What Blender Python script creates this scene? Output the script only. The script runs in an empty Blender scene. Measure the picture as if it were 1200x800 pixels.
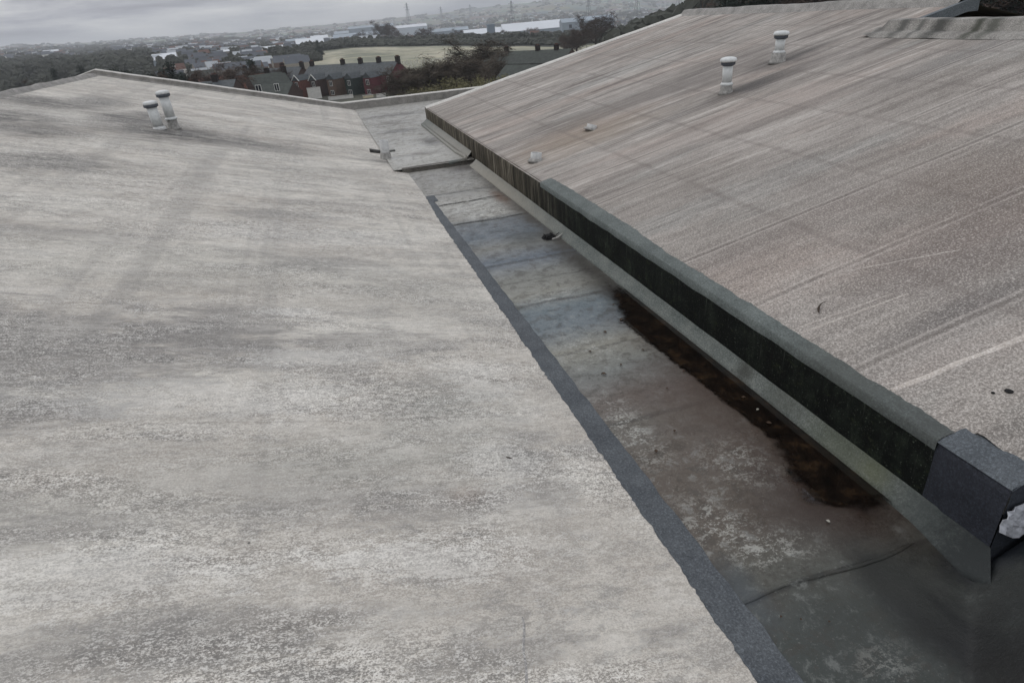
import bpy, bmesh, math, random
from math import radians as rad, sin, cos, tan, pi
from mathutils import Vector, Matrix, noise as mnoise
random.seed(7)
sc = bpy.context.scene
C = sc.collection

# ------------------------------------------------------------ camera, sky, sun, exposure
CAM_H = 2.4
HAZE = 2.2e-4
PITCH, ROLL, YAW = rad(28.154), rad(5.143), rad(14.376)
cd = bpy.data.cameras.new('camera')
cam = bpy.data.objects.new('camera', cd); C.objects.link(cam); sc.camera = cam
cd.sensor_width = 36; cd.sensor_fit = 'HORIZONTAL'; cd.lens = 36*720/1200
cd.clip_start = 0.05; cd.clip_end = 20000
fw = Vector((sin(YAW)*cos(PITCH), cos(YAW)*cos(PITCH), -sin(PITCH)))
rt = Vector((cos(YAW), -sin(YAW), 0)); up = rt.cross(fw)
cr, sr = cos(ROLL), sin(ROLL)
R2 = rt*cr - up*sr; U2 = up*cr + rt*sr
cam.matrix_world = Matrix(((R2.x, U2.x, -fw.x, 0), (R2.y, U2.y, -fw.y, 0), (R2.z, U2.z, -fw.z, CAM_H), (0, 0, 0, 1)))
sc.view_settings.view_transform = 'Standard'; sc.view_settings.look = 'None'
sc.view_settings.exposure = -0.2; sc.view_settings.gamma = 1.0; sc.view_settings.use_curve_mapping = False
SUN_EL, SUN_AZ = rad(52), rad(-35)          # hidden sun behind thin cloud, ahead and to the left
sd = bpy.data.lights.new('sun', 'SUN'); sd.energy = 0.6; sd.angle = rad(25); sd.color = (1, .97, .93)
sun = bpy.data.objects.new('sun', sd); C.objects.link(sun)
sdir = Vector((sin(SUN_AZ)*cos(SUN_EL), cos(SUN_AZ)*cos(SUN_EL), sin(SUN_EL)))
sun.rotation_euler = sdir.to_track_quat('Z', 'Y').to_euler()


def lin(c):
    if isinstance(c, (int, float)): c = (c, c, c)
    f = lambda v: v/12.92 if v <= .04045 else ((v+.055)/1.055)**2.4
    return tuple(f(v/255) for v in c) + (1,)


class N:
    """small helper that writes shader nodes"""
    def __init__(s, tree): s.t = tree; s.n = tree.nodes; s.l = tree.links
    def put(s, sock, v):
        if isinstance(v, bpy.types.NodeSocket): s.l.new(v, sock)
        elif v is not None:
            if hasattr(sock, 'default_value'):
                try: sock.default_value = v
                except Exception:
                    sock.default_value = (v, v, v) if len(sock.default_value) == 3 else (v, v, v, 1)
    def m(s, op, a, b=None, c=None, clamp=False):
        n = s.n.new('ShaderNodeMath'); n.operation = op; n.use_clamp = clamp
        s.put(n.inputs[0], a); s.put(n.inputs[1], b); s.put(n.inputs[2], c); return n.outputs[0]
    def noise(s, vec, scale=1, detail=3, rough=.5, dist=0, w=None):
        n = s.n.new('ShaderNodeTexNoise'); s.put(n.inputs['Vector'], vec)
        n.inputs['Scale'].default_value = scale; n.inputs['Detail'].default_value = detail
        n.inputs['Roughness'].default_value = rough; n.inputs['Distortion'].default_value = dist
        return n.outputs['Fac']
    def voro(s, vec, scale, feature='F1', rnd=1, out='Distance'):
        n = s.n.new('ShaderNodeTexVoronoi'); n.feature = feature; s.put(n.inputs['Vector'], vec)
        n.inputs['Scale'].default_value = scale; n.inputs['Randomness'].default_value = rnd
        return n.outputs[out]
    def map(s, vec, scale=(1, 1, 1), loc=(0, 0, 0), rot=(0, 0, 0)):
        n = s.n.new('ShaderNodeMapping'); s.put(n.inputs['Vector'], vec)
        n.inputs['Scale'].default_value = scale; n.inputs['Location'].default_value = loc
        n.inputs['Rotation'].default_value = rot; return n.outputs[0]
    def ramp(s, fac, stops, interp='LINEAR'):
        n = s.n.new('ShaderNodeValToRGB'); s.put(n.inputs[0], fac); r = n.color_ramp; r.interpolation = interp
        while len(r.elements) > 1: r.elements.remove(r.elements[-1])
        for i, (p, c) in enumerate(stops):
            if isinstance(c, (int, float)): c = (c, c, c, 1)
            if i == 0: e = r.elements[0]; e.position = p
            else: e = r.elements.new(p)
            e.color = c
        return n.outputs[0]
    def step(s, fac, a, b):
        n = s.n.new('ShaderNodeMapRange'); n.interpolation_type = 'SMOOTHSTEP'; s.put(n.inputs[0], fac)
        n.inputs[1].default_value = a; n.inputs[2].default_value = b; return n.outputs[0]
    def mix(s, f, a, b, mode='MIX'):
        n = s.n.new('ShaderNodeMix'); n.data_type = 'RGBA'; n.blend_type = mode
        s.put(n.inputs[0], f); s.put(n.inputs[6], a); s.put(n.inputs[7], b); return n.outputs[2]
    def pos(s): return s.n.new('ShaderNodeNewGeometry').outputs['Position']
    def obj(s): return s.n.new('ShaderNodeTexCoord').outputs['Object']
    def xyz(s, v):
        n = s.n.new('ShaderNodeSeparateXYZ'); s.put(n.inputs[0], v); return n.outputs[0], n.outputs[1], n.outputs[2]
    def comb(s, x, y, z):
        n = s.n.new('ShaderNodeCombineXYZ'); s.put(n.inputs[0], x); s.put(n.inputs[1], y); s.put(n.inputs[2], z); return n.outputs[0]
    def bump(s, h, strength=.3, dist=.01, nrm=None):
        n = s.n.new('ShaderNodeBump'); s.put(n.inputs['Height'], h); n.inputs['Strength'].default_value = strength
        n.inputs['Distance'].default_value = dist; s.put(n.inputs['Normal'], nrm); return n.outputs[0]
    def blob(s, p, x, y, rx, ry, soft=.5, warp=None):
        """soft patch centred on x,y with radii rx,ry; warp is a noise value that frays the edge"""
        px, py, pz = s.xyz(p)
        a = s.m('POWER', s.m('ABSOLUTE', s.m('DIVIDE', s.m('SUBTRACT', px, x), rx)), 2)
        b = s.m('POWER', s.m('ABSOLUTE', s.m('DIVIDE', s.m('SUBTRACT', py, y), ry)), 2)
        d = s.m('SQRT', s.m('ADD', a, b))
        if warp is not None: d = s.m('ADD', d, s.m('MULTIPLY', s.m('SUBTRACT', warp, .5), 1.6))
        n = s.n.new('ShaderNodeMapRange'); n.interpolation_type = 'SMOOTHSTEP'; s.put(n.inputs[0], d)
        n.inputs[1].default_value = 1+soft*.5; n.inputs[2].default_value = max(.0, 1-soft); n.inputs[3].default_value = 0; n.inputs[4].default_value = 1
        return n.outputs[0]


def material(name):
    m = bpy.data.materials.new(name); m.use_nodes = True
    t = m.node_tree; b = t.nodes['Principled BSDF']; b.inputs['Specular IOR Level'].default_value = .35
    return m, N(t), b


def plain(name, c, rough=.8, var=.25, scale=3, spec=.3, metal=0):
    m, n, b = material(name); b.inputs['Specular IOR Level'].default_value = spec
    k = n.noise(n.obj(), scale, 5, .65)
    c = lin(c)
    lo = tuple(v*(1-var) for v in c[:3])+(1,); hi = tuple(min(1, v*(1+var)) for v in c[:3])+(1,)
    n.put(b.inputs['Base Color'], n.ramp(k, [(.3, lo), (.7, hi)])); b.inputs['Roughness'].default_value = rough
    b.inputs['Metallic'].default_value = metal
    n.put(b.inputs['Normal'], n.bump(k, .25, .01))
    return m


# ---- world: overcast cloud over a Nishita sky, brightest overhead as an overcast sky is
w = bpy.data.worlds.new('World'); sc.world = w; w.use_nodes = True
n = N(w.node_tree); bg = w.node_tree.nodes['Background']
sky = w.node_tree.nodes.new('ShaderNodeTexSky'); sky.sky_type = 'NISHITA'; sky.sun_disc = False
sky.sun_elevation = SUN_EL; sky.sun_rotation = SUN_AZ; sky.air_density = 1.5; sky.dust_density = 4
g = w.node_tree.nodes.new('ShaderNodeTexCoord').outputs['Generated']
gx, gy, gz = n.xyz(g)
hz = n.m('MAXIMUM', gz, 0.0)
pl = n.comb(n.m('DIVIDE', gx, n.m('ADD', hz, .09)), n.m('DIVIDE', gy, n.m('ADD', hz, .09)), 0)
cl = n.noise(pl, .62, 6, .5, .3)
cl2 = n.noise(n.map(pl, (.35, .8, 1), (3, 1, 0)), .5, 3, .5)
cl3 = n.noise(n.map(g, (2.6, 2.6, 17), (.4, 1.3, .2)), 1.35, 6, .6, .35)
k = n.m('ADD', n.m('MULTIPLY', n.m('ADD', n.m('MULTIPLY', cl, .6), n.m('MULTIPLY', cl2, .4)), .35), n.m('MULTIPLY', cl3, .65))
cloud = n.ramp(k, [(.36, lin((128, 131, 144))), (.45, lin((176, 179, 190))), (.53, lin((218, 220, 224))), (.62, lin((250, 250, 250)))])
grad = n.m('ADD', n.m('MULTIPLY', hz, 1.05), 1.12)
bright = n.mix(1, cloud, n.comb(grad, grad, grad), 'MULTIPLY')
skyd = n.mix(1, sky.outputs[0], (.1, .1, .1, 1), 'MULTIPLY')
n.put(bg.inputs[0], n.mix(.1, bright, skyd)); bg.inputs[1].default_value = 1.0


# ------------------------------------------------------------ object helpers
def tag(o, label=None, cat=None, group=None, kind=None):
    if label: o['label'] = label
    if cat: o['category'] = cat
    if group: o['group'] = group
    if kind: o['kind'] = kind
    return o


def thing(name, label, cat, loc=(0, 0, 0), rz=0, group=None):
    o = bpy.data.objects.new(name, None); C.objects.link(o); o.location = loc; o.rotation_euler.z = rz
    o.empty_display_size = .2
    return tag(o, label, cat, group)


def mesh_obj(name, me, parent=None, loc=(0, 0, 0)):
    o = bpy.data.objects.new(name, me); C.objects.link(o); o.location = loc
    if parent: o.parent = parent
    return o


def build(name, verts, faces, mat, parent=None, smooth=False, mats=None, mi=None, loc=(0, 0, 0)):
    me = bpy.data.meshes.new(name); me.from_pydata([tuple(v) for v in verts], [], faces)
    for m in (mats or [mat]): me.materials.append(m)
    if mi: me.polygons.foreach_set('material_index', mi)
    if smooth: me.polygons.foreach_set('use_smooth', [True]*len(me.polygons))
    me.update(); return mesh_obj(name, me, parent, loc)


class MB:
    def __init__(s): s.v = []; s.f = []
    def add(s, vs, fs):
        o = len(s.v); s.v += [tuple(v) for v in vs]; s.f += [tuple(i+o for i in f) for f in fs]
    def box(s, x0, x1, y0, y1, z0, z1):
        s.add([(x, y, z) for z in (z0, z1) for y in (y0, y1) for x in (x0, x1)],
              [(0, 2, 3, 1), (4, 5, 7, 6), (0, 1, 5, 4), (2, 6, 7, 3), (0, 4, 6, 2), (1, 3, 7, 5)])
    def lathe(s, prof, seg=20, c=(0, 0, 0), cap=True):
        vs = [(c[0]+r*cos(2*pi*i/seg), c[1]+r*sin(2*pi*i/seg), c[2]+z) for r, z in prof for i in range(seg)]
        fs = [(j*seg+i, j*seg+(i+1) % seg, (j+1)*seg+(i+1) % seg, (j+1)*seg+i) for j in range(len(prof)-1) for i in range(seg)]
        if cap: fs += [tuple(range(seg-1, -1, -1)), tuple((len(prof)-1)*seg+i for i in range(seg))]
        s.add(vs, fs)
    def tube(s, pts, r, seg=6):
        pts = [Vector(p) for p in pts]; vs = []; n_ = len(pts)
        for i, p in enumerate(pts):
            d = (pts[min(i+1, n_-1)]-pts[max(i-1, 0)]).normalized()
            a = d.cross(Vector((0, 0, 1)) if abs(d.z) < .9 else Vector((1, 0, 0))).normalized(); b = d.cross(a)
            rr = r[i] if isinstance(r, (list, tuple)) else r
            vs += [p+(a*cos(2*pi*k/seg)+b*sin(2*pi*k/seg))*rr for k in range(seg)]
        fs = [(i*seg+k, i*seg+(k+1) % seg, (i+1)*seg+(k+1) % seg, (i+1)*seg+k) for i in range(n_-1) for k in range(seg)]
        fs += [tuple(range(seg-1, -1, -1)), tuple((n_-1)*seg+k for k in range(seg))]
        s.add(vs, fs)
    def gable(s, x0, x1, y0, y1, z0, z1, over=0.0, axis='x'):
        """prism roof, ridge along x (or y)"""
        if axis == 'x':
            ym = (y0+y1)/2
            s.add([(x0-over, y0-over, z0), (x1+over, y0-over, z0), (x1+over, y1+over, z0), (x0-over, y1+over, z0), (x0-over, ym, z1), (x1+over, ym, z1)],
                  [(0, 1, 5, 4), (2, 3, 4, 5), (0, 4, 3), (1, 2, 5), (3, 2, 1, 0)])
        else:
            xm = (x0+x1)/2
            s.add([(x0-over, y0-over, z0), (x1+over, y0-over, z0), (x1+over, y1+over, z0), (x0-over, y1+over, z0), (xm, y0-over, z1), (xm, y1+over, z1)],
                  [(0, 4, 5, 3), (1, 2, 5, 4), (0, 1, 4), (2, 3, 5), (3, 2, 1, 0)])
    def build(s, name, mat, parent=None, smooth=False, loc=(0, 0, 0)):
        return build(name, s.v, s.f, mat, parent, smooth, loc=loc)


def fbm(x, y, z=0., o=4):
    return mnoise.fractal(Vector((x, y, z)), 1.0, 2.0, o)


# ------------------------------------------------------------ roof materials
def roof_left_mat():
    m, n, b = material('weathered_felt_pale'); p = n.pos()
    base = n.noise(n.map(p, (.55, 1.1, 1)), 1.0, 5, .6, .4)
    col = n.ramp(base, [(.32, lin((171, 164, 154))), (.48, lin((186, 180, 170))), (.62, lin((199, 194, 184)))])
    # flaky pale coat: coarse grain where the mask says so
    warp = n.noise(p, 2.3, 5, .65)
    gs = n.map(p, (.8, 1.15, 1))
    flake = n.noise(gs, 120, 3, .8); flake2 = n.noise(n.map(p, (.6, 1.5, 1), (5, 2, 0)), 30, 6, .85)
    msk = n.noise(n.map(p, (.5, 1.5, 1), (1, 4, 0)), 1.15, 6, .7, .5)
    msk = n.step(msk, .43, .60)
    gr = n.m('ADD', n.m('MULTIPLY', flake, .55), n.m('MULTIPLY', flake2, .45))
    dark = n.m('MULTIPLY', n.step(gr, .52, .46), n.m('ADD', n.m('MULTIPLY', msk, .50), .40))
    lite = n.m('MULTIPLY', n.step(gr, .51, .57), n.m('ADD', n.m('MULTIPLY', msk, .65), .30))
    
    # squares of heavier coat laid with a roller
    px, py, pz = n.xyz(p)
    cell = n.comb(n.m('FLOOR', n.m('MULTIPLY', n.m('ADD', px, n.m('MULTIPLY', warp, .10)), 1.25)), n.m('FLOOR', n.m('MULTIPLY', n.m('ADD', py, n.m('MULTIPLY', flake2, .14)), 2.1)), 0)
    wn = n.n.new('ShaderNodeTexWhiteNoise'); wn.noise_dimensions = '3D'; n.put(wn.inputs['Vector'], cell)
    patch = n.m('MULTIPLY', n.step(wn.outputs['Value'], .66, .72), n.step(n.m('MULTIPLY', py, 1), 9, 3))
    col = n.mix(n.m('MULTIPLY', patch, .16), col, lin((150, 147, 141)))
    msk2 = n.noise(n.map(p, (.7, 1.6, 1), (11, 4, 0)), 1.7, 10, .82, .1)
    col = n.mix(n.m('MULTIPLY', n.step(msk2, .52, .545), .40), col, lin((140, 138, 134)))
    col = n.mix(n.m('MULTIPLY', n.step(msk2, .46, .44), .35), col, lin((212, 208, 200)))
    # long streaks down the slope and mottling
    far = n.m('ADD', n.m('MULTIPLY', n.step(py, 2, 9), .32), .05)
    st = n.noise(n.map(p, (.22, 2.6, 1)), 1.6, 8, .78, .3)
    col = n.mix(n.m('MULTIPLY', n.step(st, .50, .38), far), col, lin((118, 116, 110)))
    col = n.mix(n.m('MULTIPLY', n.step(st, .54, .66), far), col, lin((206, 203, 197)))
    mot = n.noise(n.map(p, (1.0, 2.0, 1), (9, 3, 0)), 3.6, 8, .85, .3)
    col = n.mix(n.m('MULTIPLY', n.step(mot, .50, .42), n.m('MULTIPLY', far, 1.1)), col, lin((122, 119, 113)))
    col = n.mix(n.m('MULTIPLY', n.step(mot, .54, .62), n.m('MULTIPLY', far, .8)), col, lin((214, 211, 205)))
    # the duller band across the slope and the darker bruises near the ridge
    sp = n.m('ADD', n.m('MULTIPLY', n.step(gr, .54, .46), .45), .45)
    frac = n.noise(n.map(p, (.55, 1.7, 1), (2, 7, 0)), 3.2, 11, .82, .15)
    fg = n.m('ADD', n.m('MULTIPLY', n.m('SUBTRACT', frac, .5), 3.0), n.m('MULTIPLY', n.m('SUBTRACT', gr, .5), 2.6))
    def stain(c, x, y, rx, ry, k, soft=1.0, wear=False, amp=2.4):
        """soft stain, or worn coat with a crisp frayed edge when wear is set"""
        nonlocal col
        f = n.blob(p, x, y, rx, ry, soft)
        if wear:
            f = n.m('ADD', n.m('MULTIPLY', f, .78), fg)
            f = n.m('MULTIPLY', n.m('MULTIPLY', n.step(f, .44, .52), n.step(n.blob(p, x, y, rx*1.8, ry*1.8, soft), .0, .35)), k*.85)
        else:
            f = n.m('MULTIPLY', f, n.m('MULTIPLY', n.m('ADD', n.m('MULTIPLY', n.step(frac, .38, .58), .7), .35), k))
        col = n.mix(f, col, lin(c))
    # plain greyish areas where the coat is smooth
    stain((150, 149, 142), .35, 3.2, .45, .5, .7); stain((150, 148, 140), -.2, 2.75, .9, .3, .7); stain((158, 155, 146), -.9, 5.6, 2.4, .6, .5)
    stain((160, 157, 149), .5, 5.2, .6, .6, .5); stain((150, 146, 138), -1.3, 2.55, .9, .25, .6); stain((146, 130, 116), .30, 2.42, .10, .07, .7)
    # coat worn down to the dark felt
    W_ = (126, 123, 119)
    stain(W_, -1.9, 4.1, 1.8, .85, .85, 1, True); stain(W_, -1.0, 4.35, .75, .8, .8, .9, True); stain(W_, .0, 4.2, .75, .35, .7, 1, True)
    stain(W_, -2.0, 3.3, .9, .25, .7, 1, True); stain(W_, .0, 2.35, .9, .2, .5, 1, True); stain(W_, -1.6, 2.35, .7, .14, .6, 1, True)
    stain(W_, .75, 2.6, .22, .7, .5, 1, True); stain(W_, -1.0, 1.75, 1.2, .14, .6, 1, True); stain(W_, .9, 1.46, .18, .08, .7, 1, True); stain(W_, .2, 1.5, .5, .10, .6, 1, True)
    stain((124, 122, 118), -2.6, 6.4, 1.0, .28, .6, 1, True); stain((126, 124, 120), -.3, 6.0, .7, .3, .6, 1, True); stain((126, 124, 120), -.6, 7.6, .9, .4, .5, 1, True)
    # brighter flakes that still hold
    F_ = (216, 213, 206)
    stain(F_, -.9, 3.45, 1.1, .3, .4, 1, True); stain(F_, -.55, 4.75, .35, .12, .6, 1, True); stain(F_, -.4, 3.95, .6, .16, .4, 1, True); stain(F_, -1.4, 2.1, 1.4, .2, .45, 1, True)
    stain(F_, .7, 3.6, .35, .5, .4, 1, True); stain(F_, .1, 2.0, .7, .2, .5, 1, True); stain(F_, -.5, 6.9, 1.6, .5, .4, 1, True); stain(F_, -2.6, 2.9, 1, .2, .5, 1, True); stain(F_, .55, 2.7, .3, .35, .35, 1, True)
    # dirt washed round the pipes and in the dips near the ridge
    for x, y, rx, ry in ((-4.9, 14.5, .65, .55), (-4.35, 15.6, .45, .8), (-5.0, 12.4, .8, .9), (-5.4, 14.7, .5, .5), (-3.45, 9.4, .55, .45), (-3.7, 13.8, .35, .5), (-4.2, 11.5, .5, .5), (-3.3, 14.6, .3, .3)):
        stain((84, 82, 79), x, y, rx*1.35, ry*1.35, 1.0)
    stain((56, 54, 52), -2.7, 12.7, 1.1, 1.2, 1.0); stain((62, 60, 58), -1.9, 12.6, 1.4, .7, .95); stain((74, 72, 70), -3.2, 13.7, .8, 1.0, .9); stain((100, 98, 94), -1.0, 12.2, 1.0, .5, .6)
    stain((92, 90, 86), .2, 15.8, 1.0, .6, .5); stain((98, 96, 92), -.8, 18.3, 1.3, .7, .5); stain((88, 86, 82), 1.0, 12.1, .45, .35, .85); stain((120, 118, 112), -.3, 10.4, 1.3, .9, .4)
    # the grain itself, over everything
    col = n.mix(dark, col, n.mix(1, col, (.42, .42, .425, 1), 'MULTIPLY')); col = n.mix(lite, col, n.mix(.62, col, lin((232, 229, 222))))
    # faint cross stripe of every roll end and old trowel marks
    cr_ = n.noise(n.map(p, (1.5, .05, 1), (2, 0, 0)), 1.3, 4, .6)
    col = n.mix(n.m('MULTIPLY', n.step(cr_, .46, .36), .28), col, lin((126, 124, 120)))
    pt = n.noise(n.map(p, (.8, 1.7, 1), (6, 6, 0)), .9, 7, .8, .2)
    col = n.mix(n.m('MULTIPLY', n.m('MULTIPLY', n.step(pt, .53, .56), sp), .25), col, lin((124, 123, 120)))
    col = n.mix(n.m('MULTIPLY', n.m('MULTIPLY', n.step(pt, .45, .42), sp), .22), col, lin((208, 204, 196)))
    ly = n.m('ABSOLUTE', n.m('SUBTRACT', n.m('FRACT', n.m('ADD', n.m('MULTIPLY', py, .78), n.m('MULTIPLY', n.noise(n.map(p, (.6, .3, 1)), 1.0, 3), .06))), .5))
    lk = n.m('MULTIPLY', n.step(ly, .007, .001), n.step(n.noise(n.map(p, (.8, .4, 1), (2, 9, 0)), 1.2, 5, .8), .50, .60))
    col = n.mix(n.m('MULTIPLY', lk, .30), col, lin((96, 94, 90)))
    # rare dark pits
    pit = n.step(n.voro(p, 3.1), .035, .015)
    col = n.mix(n.m('MULTIPLY', pit, n.step(n.noise(p, 1.3, 2), .5, .56)), col, lin((62, 60, 58)))
    n.put(b.inputs['Base Color'], col); b.inputs['Roughness'].default_value = .82
    hgt = n.m('ADD', n.m('MULTIPLY', gr, 1.0), n.m('MULTIPLY', n.noise(p, 140, 2, .6), .5))
    n.put(b.inputs['Normal'], n.bump(hgt, .55, .008))
    return m


def roof_right_mat():
    m, n, b = material('weathered_felt_warm'); p = n.pos(); px, py, pz = n.xyz(p)
    big = n.noise(n.map(p, (.22, .55, 1)), 1.2, 4, .55, .3)
    col = n.ramp(big, [(.34, lin((126, 120, 113))), (.50, lin((142, 136, 129))), (.66, lin((158, 152, 145)))])
    pk = n.noise(n.map(p, (.12, .9, 1), (4, 4, 0)), 1.1, 4, .6)
    col = n.mix(n.m('MULTIPLY', n.step(pk, .52, .66), .5), col, lin((158, 143, 133)))
    col = n.mix(n.m('MULTIPLY', n.step(pk, .46, .34), .5), col, lin((136, 137, 133)))
    # rain streaks down the slope
    far = n.m('ADD', n.m('MULTIPLY', n.step(py, 2.5, 8.5), .55), .28)
    s1 = n.noise(n.map(p, (.014, 2.0, 1)), 1.7, 8, .78, .03); s2 = n.noise(n.map(p, (.025, 7.5, 1), (7, 1, 0)), 1.7, 6, .8, .03)
    col = n.mix(n.m('MULTIPLY', n.step(s1, .50, .38), far), col, lin((88, 81, 76)))
    col = n.mix(n.m('MULTIPLY', n.step(s1, .53, .64), n.m('MULTIPLY', far, .9)), col, lin((190, 183, 175)))
    col = n.mix(n.m('MULTIPLY', n.step(s2, .48, .38), n.m('MULTIPLY', far, .8)), col, lin((94, 87, 81)))
    col = n.mix(n.m('MULTIPLY', n.step(s2, .54, .64), n.m('MULTIPLY', far, .7)), col, lin((196, 190, 183)))
    mot = n.noise(n.map(p, (.8, 2.2, 1), (9, 3, 0)), 4.5, 7, .85, .2)
    col = n.mix(n.m('MULTIPLY', n.step(mot, .50, .40), .30), col, lin((98, 91, 85)))
    col = n.mix(n.m('MULTIPLY', n.step(mot, .55, .64), .25), col, lin((190, 184, 176)))
    wp = n.noise(n.map(p, (.5, 1.8, 1)), 2.0, 5, .7)
    def stain(c, x, y, rx, ry, k, soft=1.0, rot=None):
        nonlocal col
        q = p if rot is None else n.map(p, (1, 1, 1), rot[0], (0, 0, rot[1]))
        col = n.mix(n.m('MULTIPLY', n.blob(q, x, y, rx, ry, soft, wp), k), col, lin(c))
    stain((92, 86, 82), 5.8, 9.6, 3.0, .9, .55); stain((140, 124, 106), 3.6, 8.8, 1.2, .8, .5); stain((84, 79, 75), 8.0, 7.7, 1.3, .16, .8); stain((166, 156, 148), 5.0, 7.0, 2.4, .5, .5); stain((96, 90, 86), 6.4, 6.6, 2.4, .12, .5); stain((106, 92, 82), 4.9, 3.5, 1.0, .8, .5); stain((98, 92, 88), 6.2, 8.05, 2.2, .25, .6)
    stain((62, 59, 57), 7.2, 8.75, .8, .35, .85); stain((66, 63, 61), 5.95, 8.15, .6, .25, .85)
    stain((112, 103, 98), 3.95, 2.8, 1.0, .35, .7); stain((108, 100, 95), 4.6, 3.3, 1.2, .3, .5)
    stain((104, 100, 97), 3.3, 2.40, .55, .14, .8); stain((100, 93, 88), 4.1, 4.6, .28, .6, .4)
    stain((168, 158, 150), 3.0, 2.15, .7, .18, .5); stain((122, 112, 106), 3.3, 4.0, 1.3, .3, .45)
    stain((108, 104, 101), 7.6, 6.2, 1.6, .3, .45)
    gr = n.noise(p, 80, 3, .85); g2 = n.noise(n.map(p, (.6, 1.3, 1)), 26, 4, .75)
    near = n.m('ADD', n.m('MULTIPLY', n.step(py, 9, 3), .40), .12)
    col = n.mix(n.m('MULTIPLY', n.step(gr, .52, .42), near), col, lin((78, 72, 67)))
    col = n.mix(n.m('MULTIPLY', n.step(gr, .53, .62), near), col, lin((202, 195, 187)))
    col = n.mix(n.m('MULTIPLY', n.step(g2, .50, .36), .16), col, lin((100, 94, 88)))
    # faint roll-end joints that run parallel with the valley
    jx = n.m('ABSOLUTE', n.m('SUBTRACT', n.m('FRACT', n.m('DIVIDE', n.m('ADD', px, n.m('MULTIPLY', wp, .10)), 1.02)), .5))
    col = n.mix(n.m('MULTIPLY', n.step(jx, .06, .0), n.m('MULTIPLY', n.noise(n.map(p, (.3, .6, 1)), 2, 3), .62)), col, lin((100, 92, 87)))
    jy = n.m('ABSOLUTE', n.m('SUBTRACT', n.m('FRACT', n.m('ADD', n.m('MULTIPLY', py, 1.07), n.m('MULTIPLY', wp, .02))), .5))
    jk = n.step(n.noise(n.map(p, (.25, .5, 1), (3, 1, 0)), 1.5, 4, .7), .40, .56)
    col = n.mix(n.m('MULTIPLY', n.m('MULTIPLY', n.step(jy, .022, .006), jk), .42), col, lin((84, 77, 72)))
    jy2 = n.m('ABSOLUTE', n.m('SUBTRACT', jy, .035)); col = n.mix(n.m('MULTIPLY', n.m('MULTIPLY', n.step(jy2, .014, .003), jk), .30), col, lin((196, 189, 181)))
    n.put(b.inputs['Base Color'], col); b.inputs['Roughness'].default_value = .85
    n.put(b.inputs['Normal'], n.bump(n.m('ADD', gr, n.m('MULTIPLY', g2, .7)), .4, .006))
    return m


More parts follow.
